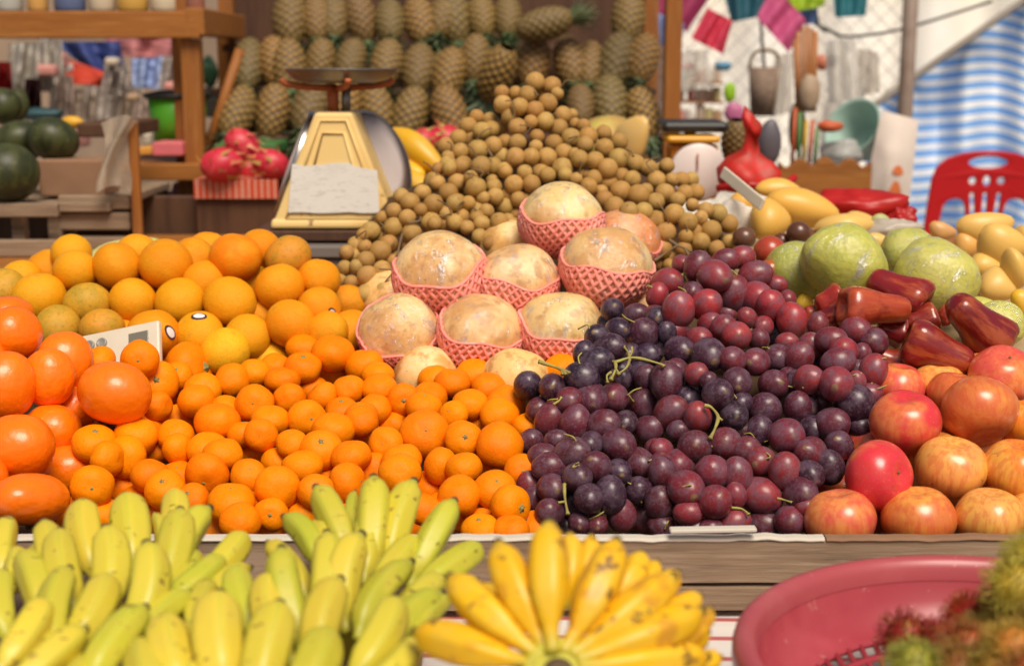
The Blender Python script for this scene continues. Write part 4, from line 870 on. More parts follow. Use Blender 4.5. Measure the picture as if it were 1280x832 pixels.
ripe('second ripe banana hand mostly hidden behind the fanned one', [(725,225,712,420,80,.0),(797,232,775,400,66,.01),(972,290,900,440,80,.0),(1088,355,980,470,72,.0),(1165,435,1010,520,76,.0),(1200,475,1150,620,70,-.03),(1190,555,1060,640,76,-.03),(432,400,510,500,70,0),(300,540,420,620,66,-.02),(600,320,620,460,60,0),(1232,640,1120,690,70,-.05),(560,330,600,470,60,.01),(1020,320,930,470,70,.02)], 1.13, .04, False, .1)
# ------------------------------------------------------------------ ground, tables, crate
def box(name, c, s, mat, parent=None, bev=.004, taper=None, smooth=False):
    l = parent.location if parent else Vector()
    v, f = boxgeo(c, s, bev, 2, taper); return put(name, MB().add(rel(v, l), f).mesh(name, mat, smooth), parent)
gm = pm('market_floor', (.16, .145, .13), .85, layers=[(1.5, I3, .4, .7, (.11, .10, .09), .7), (14, I3, .5, .7, (.22, .20, .18), .4)], bump=[(30, I3, .3, .004)])
struct('ground', MB().add([(-60, -20, 0), (60, -20, 0), (60, 90, 0), (-60, 90, 0)], [(0, 1, 2, 3)]).mesh('ground', gm))
TZ = .565
t = thing('table', 'low wooden market table under the fruit crate and the bananas', 'table', (0, 1.3, 0))
box('tabletop', (0, 1.35, TZ-.03), (2.6, 1.25, .05), M['wood_old'], t)
for x in (-1.2, 1.2):
    for y in (.82, 1.88): box('leg', (x, y, (TZ-.056)/2), (.07, .07, TZ-.056), M['wood_old'], t)
cm = stripe_mat('striped_oilcloth', (.74, .70, .66), (.48, .12, .12), 'v', 44, .80, .0, .06)
mb = MB(); nx, ny = 60, 26; v = []; uv = []; f = []
for j in range(ny+1):
    for i in range(nx+1):
        x = -1.28+2.56*i/nx; y = .74+1.2*j/ny; v.append((x, y, TZ+.002+.004*(.5+.5*mnoise.noise(Vector((x*6, y*6, 0)))))); uv.append((i/nx, j/ny))
for j in range(ny):
    for i in range(nx): a = j*(nx+1)+i; f.append((a, a+1, a+nx+2, a+nx+1))
tag(put('tablecloth', MB().add(v, f, uv).mesh('tablecloth', cm)), 'white oilcloth with thin red stripes on the table between bananas and basket', 'tablecloth')
# crate
rim0 = P(640, 672, 1.625); CY = rim0.y; CZ = rim0.z
t = thing('fruit_crate', 'weathered long wooden crate holding mandarins, grapes and apples', 'crate', (0, CY+.25, TZ+.006))
def board(name, x0, x1, z0, z1, y, th, seed, mat=M['wood_old'], par=None):
    nx = 48; v = []; f = []
    for i in range(nx+1):
        x = x0+(x1-x0)*i/nx
        e0 = .0012*mnoise.noise(Vector((x*9, seed, 0))); e1 = .0018*mnoise.noise(Vector((x*11, seed+5, 1)))
        for (yy, zz) in ((y-th/2, z0+e0), (y-th/2, z1-.002+e1), (y-th/2+.003, z1+e1), (y+th/2, z1+e1), (y+th/2, z0+e0)): v.append((x, yy+.001*mnoise.noise(Vector((x*5, zz*30, seed))), zz))
    for i in range(nx):
        for k in range(5): a = i*5+k; b = i*5+(k+1) % 5; f.append((a, a+5, b+5, b))
    f.append((0, 1, 2, 3, 4)); f.append(tuple(nx*5+k for k in (4, 3, 2, 1, 0)))
    return put(name, MB().add(rel(v, par.location), f).mesh(name, mat, False), par)
zt = CZ; zb = TZ+.008; zm = zb+(zt-zb)*.42
board('front_board', -.80, .80, zm+.002, zt, CY, .016, 1, par=t); board('front_board', -.80, .80, zb+.006, zm-.003, CY+.002, .016, 9, par=t)
board('back_board', -.80, .80, zb+.006, zt-.03, CY+.52, .016, 4, par=t)
for x in (-.792, .792): box('end_board', (x, CY+.26, (zb+zt)/2), (.014, .50, zt-zb-.01), M['wood_old'], t)
box('crate_bottom', (0, CY+.26, zb+.004), (1.56, .49, .008), M['wood_old'], t)
# paper lining folded over the rim
def strip(name, label, x0, x1, z, y, h, seed, th=.006, mat=M['paper']):
    nx = 40; v = []; f = []
    for i in range(nx+1):
        x = x0+(x1-x0)*i/nx; e = .0022*mnoise.noise(Vector((x*16, seed, 0)))+.0012*mnoise.noise(Vector((x*60, seed, 3))); e2 = .002*mnoise.noise(Vector((x*9, seed+7, 0)))
        for (yy, zz) in ((y-.0095+e2*.5, z-h+e), (y-.0105+e2*.5, z+e), (y-.008+e2*.5, z+.003+e), (y+.004, z+.003+e), (y+.006, z-.02), (y+.002, z-.02), (y+.001, z-.002), (y-.0085+e2*.5, z-.0005), (y-.0088+e2*.5, z-h+e)): v.append((x, yy, zz))
    m = 9
    for i in range(nx):
        for k in range(m): a = i*m+k; b = i*m+(k+1) % m; f.append((a, a+m, b+m, b))
    f.append(tuple(range(m))); f.append(tuple(nx*m+k for k in range(m-1, -1, -1)))
    return tag(put(name, MB().add(v, f).mesh(name, mat, False)), label, 'paper')
strip('paper_lining', 'white paper lining folded over the crate rim below mandarins', P(20, 672, 1.62).x, P(742, 672, 1.62).x, CZ+.0005, CY, .0015, 1)
strip('paper_lining', 'white paper lining on the crate rim below the grapes', P(744, 672, 1.62).x, P(1030, 672, 1.62).x, CZ+.0005, CY, .0015, 5)
strip('paper_lining', 'thin torn cardboard edge on the crate rim below the apples', P(1032, 676, 1.62).x, P(1300, 676, 1.62).x, CZ+.0005, CY, .001, 8, mat=M['cardboard'])
a, b = P(838, 670, 1.605), P(945, 664, 1.61)
v, f = boxgeo((0, 0, 0), ((b-a).length, .014, .0045), .0012, 1)
o = put('cardboard_strip', MB().add(v, f).mesh('cardboard_strip', M['paper'], False), None, (a+b)/2+Vector((0, .004, .004)), Quaternion((0, 1, 0), -math.atan2((b-a).z, (b-a).x)+.02)); tag(o, 'cream folded cardboard strip lying on the crate rim under the front grapes', 'cardboard')

# paper covered stand that carries the heaps from below
fr = [i for i in items if i['kind'] in 'mopgawl' and not i.get('fill')]
C = np.array([list(i['c']) for i in fr]); RR = np.array([i['D'] for i in fr])
nx, ny = 90, 60; x0, x1, y0, y1 = -.78, .78, CY+.012, 2.78
v = []; f = []
for j in range(ny+1):
    y = y0+(y1-y0)*j/ny
    for i in range(nx+1):
        x = x0+(x1-x0)*i/nx
        dd = np.hypot(C[:, 0]-x, (C[:, 1]-y)); k = np.argsort(dd)[:6]
        zz = float(np.min(C[k, 2]-RR[k]*.62-np.maximum(0, dd[k]-.03)*.36))-.026
        z = max(zb+.014, min(zz, CZ-.012+max(0, (y-y0)-.02)*1.2)); v.append((x, y, z))
Z = np.array(v)[:, 2].reshape(ny+1, nx+1)
for _ in range(3):
    Zp = np.pad(Z, 1, mode='edge'); Z = np.minimum(Z, (Zp[:-2, 1:-1]+Zp[2:, 1:-1]+Zp[1:-1, :-2]+Zp[1:-1, 2:]+Z)/5)
v = [(p[0], p[1], float(z)) for p, z in zip(v, Z.ravel())]
for j in range(ny):
    for i in range(nx): a = j*(nx+1)+i; f.append((a, a+1, a+nx+2, a+nx+1))
rimv = [i for i in range(nx+1)]+[(j*(nx+1)+nx) for j in range(1, ny+1)]+[ny*(nx+1)+i for i in range(nx-1, -1, -1)]+[j*(nx+1) for j in range(ny-1, 0, -1)]
o0 = len(v); v += [(v[i][0], v[i][1], zb+.010) for i in rimv]; m_ = len(rimv)
for k in range(m_): f.append((rimv[k], o0+k, o0+(k+1) % m_, rimv[(k+1) % m_]))
tag(put('display_stand', MB().add(v, f).mesh('display_stand', M['lining'])), 'dark paper-covered sloping stand hidden under the heaped fruit', 'stand')
# banana boxes
def crate_simple(lab, x0, x1, y0, y1, z0, z1):
    t = thing('wooden_box', lab, 'box', ((x0+x1)/2, (y0+y1)/2, z0))
    n_ = 3; hh = (z1-z0)/n_
    for k in range(n_):
        for yy in (y0, y1): box('slat', ((x0+x1)/2, yy, z0+hh*(k+.5)), (x1-x0, .012, hh-.008), M['wood_old'], t)
        for xx in (x0, x1): box('slat', (xx, (y0+y1)/2, z0+hh*(k+.5)), (.012, y1-y0-.014, hh-.008), M['wood_old'], t)
    box('lid', ((x0+x1)/2, (y0+y1)/2, z1+.006), (x1-x0+.01, y1-y0+.01, .010), M['wood_old'], t)
crate_simple('low slatted box under the green-yellow bananas', -.62, -.10, 1.0, 1.44, TZ+.008, .675)
crate_simple('small slatted box under the ripe yellow banana hand', -.06, .12, .97, 1.17, TZ+.008, .655)

# ------------------------------------------------------------------ pink basket with rambutans
BD = 1.21; bc = P(1272, 812, BD); BR = S(347, BD)
t = thing('plastic_basket', 'pink-red round plastic colander basket at the front right', 'basket', (bc.x, bc.y, bc.z-.121))
L0 = Vector((bc.x, bc.y, bc.z))
prof = [(BR-.019, -.020), (BR-.0175, -.008), (BR-.014, -.001), (BR-.009, .002), (BR-.003, .0015), (BR+.002, -.003), (BR+.004, -.010), (BR+.004, -.020), (BR+.001, -.022), (BR-.001, -.012), (BR-.006, -.006), (BR-.012, -.009), (BR-.016, -.022), (BR-.019, -.020)]
v, f, uv = lathe(prof, 128, None, False); part('rim', ([Vector(p)+L0 for p in v], f, uv), pm('worn_pink_rim', (.40, .072, .085), .36, .5, layers=[(7, I3, .5, .7, (.45, .13, .13), .6), (60, I3, .68, .72, (.62, .4, .34), .4)]), t)
prof = [(BR-.0178, -.019), (BR-.024, -.038), (BR-.034, -.053), (BR-.046, -.062), (BR-.053, -.064), (BR-.054, -.068), (BR-.048, -.067), (BR-.032, -.057), (BR-.021, -.041), (BR-.0155, -.022), (BR-.0178, -.019)]
v, f, uv = lathe(prof, 128, None, False); part('wall', ([Vector(p)+L0 for p in v], f, uv), M['pink_plastic'], t)
mb = MB(); r0 = BR-.053
for k in range(66):
    a = 2*math.pi*k/66; tw = .16
    pts = [Vector((r*math.cos(a+tw*q), r*math.sin(a+tw*q), z)) for r, z, q in ((r0+.002, -.065, 0), (r0-.034, -.084, .5), (r0-.075, -.104, 1))]
    vv, ff, u_ = tube(pts, .0030, 4); mb.add(rel([p+L0 for p in vv], t), ff)
for (r, z) in ((r0-.014, -.073), (r0-.038, -.086), (r0-.068, -.1015)):
    vv, ff, u_ = lathe([(r-.0025, z-.002), (r-.0025, z+.002), (r+.0025, z+.003), (r+.0025, z-.002), (r-.0025, z-.002)], 72, None, False); mb.add(rel([Vector(p)+L0 for p in vv], t), ff)
put('lattice', mb.mesh('lattice', M['pink_plastic']), t)
rb = r0-.073; v, f, uv = lathe([(0, -.108), (rb+.002, -.107), (rb+.002, -.102), (0, -.104)], 72); part('base', ([Vector(p)+L0 for p in v], f, uv), M['pink_plastic'], t)
v, f, uv = lathe([(rb-.02, -.121), (rb-.02, -.107), (rb-.01, -.107), (rb-.01, -.121)], 72, None, False); part('foot_ring', ([Vector(p)+L0 for p in v], f, uv), M['pink_plastic'], t)
for k, (px_, py_, dd) in enumerate(((1167, 693, .02), (1168, 712, .02), (1003, 727, 0))): pass
# crate piece lifting the basket
bz = bc.z-.121-TZ-.008
print('basket gap', bz)
if bz > .02:
    crate_simple('flat slatted box carrying the pink basket', bc.x-.15, bc.x+.17, bc.y-.14, bc.y+.14, TZ+.008, TZ+.008+bz-.012)
def ramb(px, py, d, D, skin, hair, lab, seed):
    random.seed(500+seed); c = P(px, py, d)
    v, f, uv = lathe(sphere_prof(14, 1.1), 20); o = put('rambutan', MB().add(warp(v, .05, 2, seed), f, uv).mesh('rambutan', M['ramb_skin']), None, c, axis_rot(view_axis(.3, .6, .4, .5)), D*.66, skin)
    tag(o, lab, 'rambutan', 'rambutans in the pink basket')
    mb = MB(); N = 300
    for k in range(N):
        z = 1-2*(k+.5)/N; a = k*2.39996; r = math.sqrt(1-z*z); nrm = Vector((r*math.cos(a), r*math.sin(a), z)); side = nrm.orthogonal().normalized(); side.rotate(Quaternion(nrm, U(0, 6.28)))
        b = nrm*.49; ln = U(.24, .36); pts = [b, b+nrm*ln*.55+side*ln*.08, b+nrm*ln*.9+side*ln*.38, b+nrm*ln+side*ln*.7]
        vv, ff, u_ = tube(pts, [.026, .014, .009, .004], 4); mb.add(vv, ff)
    h = put('hairs', mb.mesh('hairs', M['ramb_hair']), o, color=hair)
for k, a in enumerate([(1131, 797, 1.20, .050, (.34, .010, .012), (.30, .018, .015), 'dark red rambutan with brown hairs, leftmost in the basket'), (1208, 770, 1.22, .046, (.60, .012, .015), (.50, .05, .02), 'bright red rambutan with green hair tips behind the leftmost'),
    (1205, 812, 1.15, .052, (.40, .06, .02), (.38, .10, .03), 'brownish red rambutan in the middle of the basket'), (1268, 735, 1.17, .056, (.55, .38, .03), (.50, .42, .06), 'yellow-green rambutan at the top right of the basket'), (1264, 812, 1.10, .052, (.62, .22, .03), (.50, .32, .05), 'orange-yellow rambutan at the right edge in the basket'),
    (1142, 834, 1.12, .05, (.35, .34, .04), (.36, .38, .06), 'green rambutan low at the front of the basket'), (1245, 772, 1.21, .05, (.42, .10, .03), (.42, .16, .04), 'rusty rambutan between the red and the yellow-green ones'), (1310, 772, 1.15, .054, (.45, .15, .03), (.42, .25, .05), 'rambutan cut by the right edge of the picture'),
    (1172, 806, 1.19, .050, (.30, .015, .015), (.34, .02, .018), 'dark red rambutan just right of the leftmost one'), (1232, 798, 1.18, .050, (.36, .2, .03), (.38, .28, .05), 'olive-brown rambutan right of the bright red one'), (1196, 838, 1.12, .050, (.34, .1, .03), (.34, .18, .04), 'brown rambutan at the bottom edge, middle of the basket'), (1246, 842, 1.10, .052, (.5, .2, .03), (.42, .3, .05), 'orange-brown rambutan at the bottom edge, right side'), (1290, 700, 1.2, .054, (.50, .36, .03), (.48, .42, .06), 'yellowish rambutan highest at the right edge'), (1290, 846, 1.08, .054, (.5, .1, .03), (.42, .14, .04), 'reddish rambutan in the lower right corner'), (1276, 772, 1.2, .052, (.42, .2, .03), (.42, .32, .05), 'olive rambutan behind the orange-yellow one')]): ramb(*a, k)
for k in range(7):
    a_ = k*.9; ramb(*(lambda q: (640+q.x/q.z*F, 416-q.y/q.z*F, q.z))(Vector(((bc+Vector((.07*math.cos(a_)+.02, .07*math.sin(a_)-.03, -.062)))-CAM).dot(ax_) for ax_ in (RT, UP, FW))), .05, (.4, .1, .03), (.38, .2, .04), 'rambutan in the bottom layer of the pink basket', 20+k)
random.seed(21)

# ------------------------------------------------------------------ back table, scale
BTZ = P(425, 318, 2.85).z-.02
t = thing('back_table', 'rear wooden display table carrying the scale and the mangoes', 'table', (.1, 2.95, 0))
box('tabletop', (.15, 2.98, BTZ-.03), (2.5, .78, .05), M['wood_warm'], t)
for x in (-1.05, 1.35):
    for y in (2.66, 3.3): box('leg', (x, y, (BTZ-.056)/2), (.07, .07, BTZ-.057), M['wood_post'], t)
box('apron', (.15, 2.60, BTZ-.11), (2.45, .03, .10), M['wood_warm'], t)
# stand for the mangoes on the right
mo = [o for o in bpy.data.objects if o.name.startswith('mango')]
mc = np.array([list(o.location) for o in mo])
xs0, xs1, ys0, ys1 = .38, 1.12, 1.98, 2.84
v = []; f = []; nx, ny = 40, 40
for j in range(ny+1):
    for i in range(nx+1):
        x = xs0+(xs1-xs0)*i/nx; y = ys0+(ys1-ys0)*j/ny; dd = np.hypot(mc[:, 0]-x, mc[:, 1]-y); w = 1/(dd+.03)**3; z = float((mc[:, 2]*w).sum()/w.sum())-.075
        v.append((x, y, z))
for j in range(ny):
    for i in range(nx): a = j*(nx+1)+i; f.append((a, a+1, a+nx+2, a+nx+1))
rimv = [i for i in range(nx+1)]+[(j*(nx+1)+nx) for j in range(1, ny+1)]+[ny*(nx+1)+i for i in range(nx-1, -1, -1)]+[j*(nx+1) for j in range(ny-1, 0, -1)]
o0 = len(v); v += [(v[i][0], v[i][1], .60) for i in rimv]; m_ = len(rimv)
for k in range(m_): f.append((rimv[k], o0+k, o0+(k+1) % m_, rimv[(k+1) % m_]))
tag(put('display_stand', MB().add(v, f).mesh('display_stand', flat('pale_sacking', (.42, .30, .16), .9))), 'sacking-covered stand under the mangoes at the right', 'stand')

SD = 2.85; sb = P(426, 276, SD)     # scale base centre
t = thing('scale_board', 'dark worn boards stacked on a grey tray beneath the yellow scale', 'boards', (sb.x, sb.y, BTZ))
w = S(150, SD)
box('board', (sb.x-.01, sb.y, sb.z-.016), (w+.05, .24, .020), M['wood_dark'], t, .003)
box('board', (sb.x-.02, sb.y-.02, sb.z-.042), (w+.10, .28, .022), M['grey_board'], t, .003)
box('tray', (sb.x-.03, sb.y-.02, (sb.z-.055+BTZ)/2), (w+.06, .26, sb.z-.055-BTZ), M['grey_board'], t, .006)
t = thing('weighing_scale', 'old yellow double-dial market scale with steel pan, white label on its front', 'scale', (sb.x, sb.y, sb.z-.005))
def pxz(v_): return P(426, v_, SD).z
zb_, zt_ = pxz(274), pxz(138)
wb, wt = S(150, SD), S(44, SD); dpb, dpt = .21, .17
def slab(wb, wt, db, dt, z0, z1, c, bev=.006):
    bm = bmesh.new(); bmesh.ops.create_cube(bm, size=1)
    for q in bm.verts:
        top = q.co.z > 0; q.co = Vector((c[0]+q.co.x*(wt if top else wb), c[1]+q.co.y*(dt if top else db), z1 if top else z0))
    bmesh.ops.bevel(bm, geom=list(bm.edges), offset=bev, segments=2, affect='EDGES', profile=.5); bm.verts.index_update()
    r = [tuple(x.co) for x in bm.verts], [tuple(q.index for q in p.verts) for p in bm.faces]; bm.free(); return r
part('body', slab(wb, wt, dpb, dpt, zb_, zt_, (sb.x, sb.y)), M['yellow_paint'], t, False)
part('base_plate', slab(wb+.006, wb+.002, dpb+.012, dpb+.006, zb_-.006, zb_+.012, (sb.x, sb.y)), M['yellow_paint'], t, False)
# raised frame on the sloping front
def fpt(u, s, off):   # u across -1..1, s up 0..1 on the front face
    w_ = wb+(wt-wb)*s; d_ = dpb+(dpt-dpb)*s
    return Vector((sb.x+u*w_/2, sb.y-d_/2-off, zb_+(zt_-zb_)*s))
for pts in (((-.80, .06), (.80, .06), (.62, .93), (-.62, .93), (-.80, .06)), ((-.56, .10), (-.42, .82), (.42, .82), (.56, .10))):
    part('trim', tube([fpt(u, s, .001) for u, s in pts], .0032, 6), M['yellow_paint'], t)
lab_ = MB(); vv = []
tops = [(-.86, .55), (-.60, .53), (-.3, .54), (0, .555), (.3, .56), (.50, .52), (.75, .50), (.86, .49)]
for i, (u, s) in enumerate(tops): vv += [fpt(u*.93, .115+.006*math.sin(i*2), .0055), fpt(u*(1.25 if abs(u) > .5 else 1.2), s, .0055)]
for i, (u, s) in enumerate(tops): vv += [fpt(u*.93, .115, .003), fpt(u*1.2, s, .003)]
ff = [(2*i, 2*i+2, 2*i+3, 2*i+1) for i in range(7)]+[(16+2*i+1, 16+2*i+3, 16+2*i+2, 16+2*i) for i in range(7)]
lm = pm('aged_label', (.76, .72, .66), .6, layers=[(150, (.35, 1, 1.6), .55, .62, (.42, .39, .36), .45), (6, I3, .5, .7, (.50, .44, .36), .6)])
part('label', (vv, ff), lm, t, False)
for sx in (-1, 1):
    nrm = Vector((.80, -.46, .34)) if sx > 0 else Vector((-.93, -.12, .36)); q = axis_rot(nrm, 0)
    c = P(465 if sx > 0 else 372, 205, SD)+Vector((0, .035 if sx > 0 else .01, 0)); rd = S(67, SD)
    v, f, uv = lathe([(rd*.94, -.010), (rd, -.004), (rd, .010), (rd*.985, .014), (rd*.95, .013)], 48, None, False); part('dial_rim', ([q @ Vector(p)+c for p in v], f, uv), M['steel'], t)
    v, f, uv = lathe([(rd*.955, .012), (rd*.6, .017), (0, .019)], 48); df = part('dial_glass', ([q @ Vector(p)+c for p in v], f, uv), M['dial'], t)
    hn, hf = boxgeo((0, .022, .0205), (.004, .06, .001), 0); part('pointer', ([q @ Vector(p)+c for p in hn], hf), M['black'], df)
    df.children[0].location = df.location*0
for px0 in (-.010, .016): part('neck', tube([(sb.x+px0, sb.y, zt_-.005), (sb.x+px0, sb.y, pxz(108))], .011 if px0 < 0 else .009, 10), M['rust_paint'] if px0 < 0 else M['steel_dull'], t)
pw = S(69, SD); pz = pxz(92); pc = P(431, 92, SD)
for a in (0, math.pi/2, math.pi, 3*math.pi/2):
    dx, dy = math.cos(a+.3), math.sin(a+.3)
    part('pan_arm', tube(smooth_pts([(sb.x, sb.y, pxz(110)), (sb.x+dx*pw*.55, sb.y+dy*pw*.55, pxz(108)), (sb.x+dx*pw*.92, sb.y+dy*pw*.92, pxz(104)), (sb.x+dx*pw*1.0, sb.y+dy*pw*1.0, pxz(98))], 4), .0065, 8), M['rust_paint'], t)
v, f, uv = lathe([(0, -.020), (pw*.6, -.020), (pw*.85, -.012), (pw, .006), (pw+.002, .008), (pw-.004, .008), (pw*.84, -.009), (pw*.6, -.016), (0, -.016)], 48)
pan = thing('scale_pan', 'dull round steel pan resting on top of the yellow scale', 'pan', (pc.x, sb.y, pz)); part('dish', ([Vector((p[0]+pc.x, p[1]+sb.y, p[2]+pz+.002)) for p in v], f, uv), M['steel_dull'], pan)

# ------------------------------------------------------------------ calculator
c4 = [P(88, 425, 2.10), P(198, 402, 2.08), P(204, 466, 2.045), P(94, 489, 2.065)]
cx = (c4[1]-c4[0]).normalized(); cy = (c4[0]-c4[3]); cy = (cy-cx*cy.dot(cx)); Hc = cy.length; cy = cy.normalized(); cz = cx.cross(cy); Wc = (c4[1]-c4[0]).length
cc = sum(c4, Vector())/4; mt = Matrix((cx, cy, cz)).transposed()
t = thing('calculator', 'ivory pocket calculator wedged between the oranges and the mandarins', 'calculator', cc)
def cpart(n_, x, y, z, sx, sy, sz, mat, bev=.002, geo=None):
    v, f = geo if geo else boxgeo((x, y, z), (sx, sy, sz), bev, 2); return put(n_, MB().add([mt @ Vector(p) for p in v], f).mesh(n_, mat, True if geo else False), t)
cpart('case', 0, 0, 0, Wc, Hc, .012, M['calc'], .003); cpart('screen', Wc*.27, Hc*.17, .0062, Wc*.22, Hc*.34, .002, M['lcd'], .0005)
for i in range(2):
    for j in range(3):
        kx, ky = -Wc*.28+i*Wc*.14, Hc*.27-j*Hc*.27; v, f, _ = lathe([(.0082, .004), (.0082, .0085), (.0066, .0102), (.0055, .0092), (0, .0092)], 20); cpart('key', 0, 0, 0, 0, 0, 0, M['calc_key'], geo=([(p[0]+kx, p[1]+ky, p[2]) for p in v], f))

o = put('melon', ME['guava'][1], None, P(165, 340, 2.45), axis_rot((1, .1, .15)), (.115, .115, .21), (.62, .60, .22)); tag(o, 'pale green melon mostly hidden behind the left oranges', 'melon')
# ------------------------------------------------------------------ pineapples
def pine_mesh(i):
    nu, nv = 56, 60; A, B_ = 9, 6.5; v = []; f = []; uv = []
    for j in range(nv+1):
        t_ = j/nv; z = t_-.5; r = .31*(max(0, math.sin(math.pi*(.04+.92*t_))))**.42
        for k in range(nu+1):
            a = 2*math.pi*k/nu; s1 = A*k/nu+t_*B_; s2 = -A*k/nu+t_*B_
            e = (1-abs(2*(s1 % 1)-1))*(1-abs(2*(s2 % 1)-1)); rr = r*(1+.10*min(1, e*1.6))+.0; v.append((rr*math.cos(a), rr*math.sin(a), z)); uv.append((s1, s2))
    for j in range(nv):
        for k in range(nu): a = j*(nu+1)+k; f.append((a, a+1, a+nu+2, a+nu+1))
    return MB().add(v, f, uv).mesh('pineapple', M['pine'])
def crown_mesh(i):
    mb = MB(); random.seed(60+i)
    for k in range(34):
        a = k*2.4; lv = k/34; ln = .30+.32*lv+U(-.05, .05); out = .55-.45*lv; d = Vector((math.cos(a), math.sin(a), 0)); sd = Vector((-d.y, d.x, 0)); base = d*.07*(1-lv)+Vector((0, 0, .46+.06*lv)); v = []
        for s in (0, .3, .65, 1):
            p = base+d*(ln*out*s*(.5+.9*s))+Vector((0, 0, ln*s*(1-.35*out*s))); w = .045*(1-s)**.8+.002; v += [p+sd*w, p+d*.012, p-sd*w]
        mb.add(v, [q for r_ in range(3) for q in ((3*r_, 3*r_+1, 3*r_+4, 3*r_+3), (3*r_+1, 3*r_+2, 3*r_+5, 3*r_+4))])
    return mb.mesh('crown', M['leaf'])
PM = [pine_mesh(i) for i in range(1)]; CM = [crown_mesh(i) for i in range(3)]
Z2 = (240, 0, 2.772); Z5 = (540, 0, 2.772)
RP_ = [(Z2, [(340,70,112,150),(432,70,104,150),(490,62,112,125),(585,65,112,135),(685,75,108,130),(790,75,112,130),(870,60,100,130)], 'top'), (Z5, [(75,60,112,150),(172,60,100,130),(262,60,100,130),(680,60,108,135)], 'top'),
       (Z2, [(195,225,112,190),(285,215,100,165),(335,232,112,145),(445,222,108,125),(550,212,104,118),(675,218,108,110),(785,240,108,160),(872,262,96,145)], 'middle'), (Z5, [(60,255,118,152),(150,205,94,145),(350,215,112,160),(480,215,118,170),(548,225,92,170),(640,215,118,180),(730,205,100,175)], 'middle'),
       (Z2, [(155,390,112,142),(280,390,120,165),(410,375,120,150),(530,345,100,120),(640,390,112,140),(755,400,118,150),(872,385,100,125)], 'bottom'), (Z5, [(60,395,112,112),(515,365,92,120),(615,355,122,132),(732,395,112,112)], 'bottom')]
prow = {}
for (Zc, L, rw) in RP_:
    for (u, v_, w, h) in L: prow.setdefault(rw, []).append((Zc[0]+u/Zc[2], v_/Zc[2], w/Zc[2], h/Zc[2]))
PG = 'pineapples stacked on the rack'; DROW = {'top': 4.26, 'middle': 4.09, 'bottom': 3.92}
def pineapple(px, py, w, h, d, lab, ax=None, i=0):
    W = S(w, d); W *= U(1.0, 1.16); Hh = max(S(h, d)*1.08, W*1.58); ax = ax or (Vector((0, 0, -1))*1+Vector((U(-.28, .28), U(-.85, -.30), 0))).normalized()
    o = put('pineapple', PM[0], None, P(px, py, d), axis_rot(ax), (W/.66, W/.66, Hh), vary(mix3((.40, .21, .045), (.18, .15, .045), random.random()), .2, .1)); tag(o, lab, 'pineapple', PG)
    put('crown', CM[i % 3], o, None, None, (1.5, 1.5, .95), vary((.12, .17, .08), .25, .1))
for rw, L in prow.items():
    L.sort()
    for k, (px, py, w, h) in enumerate(L): pineapple(px, py, w, h, DROW[rw]+U(-.03, .03), f'pineapple, {ORD[k] if k < 16 else "last"} from the left in the {rw} row of the rack', None, k)
pineapple(540+390/2.772, 85/2.772, 40, 64, 4.02, 'pineapple lying on its side across the top of the stack, right of centre', Vector((.95, .1, .25)), 1)
pineapple(540+225/2.772, 255/2.772, 42, 70, 4.0, 'pineapple tilted to the right in the middle row, behind the longan peak', Vector((-.35, .4, -.85)), 2)
pineapple(920, 178, 36, 52, 3.3, 'single pineapple standing beside the red net bag behind the small scale', Vector((.05, .3, -1)), 0)
# the rack
t = thing('pineapple_rack', 'stepped wooden rack filled with pineapples', 'rack', (P(548, 160, 4.2).x, 4.4, 0))
xa, xb = P(262, 100, 4.2).x, P(826, 100, 4.2).x
for rw, zpx in (('bottom', 165), ('middle', 106), ('top', 52)):
    d = DROW[rw]; p = P(548, zpx, d); box('shelf', ((xa+xb)/2, p.y+.10, p.z-.02), (xb-xa-.05, .22, .02), M['wood_dark'], t)
box('back_panel', ((xa+xb)/2, 4.62, .95), (xb-xa, .02, 1.0), M['wood_dark'], t)
for xx in (xa, xb-.005):
    for yy in (3.92, 4.56): box('post', (xx, yy, .86), (.045, .045, 1.72), M['wood_post'], t)
o = None
q0, q1 = P(255, 200, 3.86), P(300, 62, 3.86); part('brace', tube([q0, q1], .014, 8), M['wood_post'], t)
q0, q1 = P(822, 0, 4.0), P(822, 40, 4.0)

# ------------------------------------------------------------------ things between scale and rack
def pbox(name, x0, y0, x1, y1, d, dep, mat, par=None, bev=.004):
    a = P(x0, y0, d); b = P(x1, y1, d); c = ((a.x+b.x)/2, (a.y+b.y)/2+dep/2, (a.z+b.z)/2); return box(name, c, (abs(b.x-a.x), dep, abs(a.z-b.z)), mat, par, bev)
dtb = P(290, 242, 3.35)
t = thing('fruit_stall_box', 'red-brown wooden cabinet with a red patterned cardboard top edge, under the dragon fruit', 'cabinet', (dtb.x, dtb.y, 0))
zt2 = P(290, 224, 3.35).z
a = P(243, 240, 3.35); b = P(348, 240, 3.35)
box('body', ((a.x+b.x)/2, a.y+.16, zt2/2-.02), (b.x-a.x, .30, zt2-.05), M['wood_dark'], t)
dm = stripe_mat('red_printed_cardboard', (.55, .075, .03), (.70, .45, .35), 'u', 26, .82, 0)
v = [(a.x, a.y-.004, zt2-.045), (b.x, a.y-.004, zt2-.045), (b.x, a.y-.004, zt2), (a.x, a.y-.004, zt2), (a.x, a.y+.32, zt2), (b.x, a.y+.32, zt2)]
put('printed_edge', MB().add(rel(v, t), [(0, 1, 2, 3), (3, 2, 5, 4)], [(0, 0), (1, 0), (1, .3), (0, .3), (0, 1), (1, 1)]).mesh('printed_edge', dm, False), t)
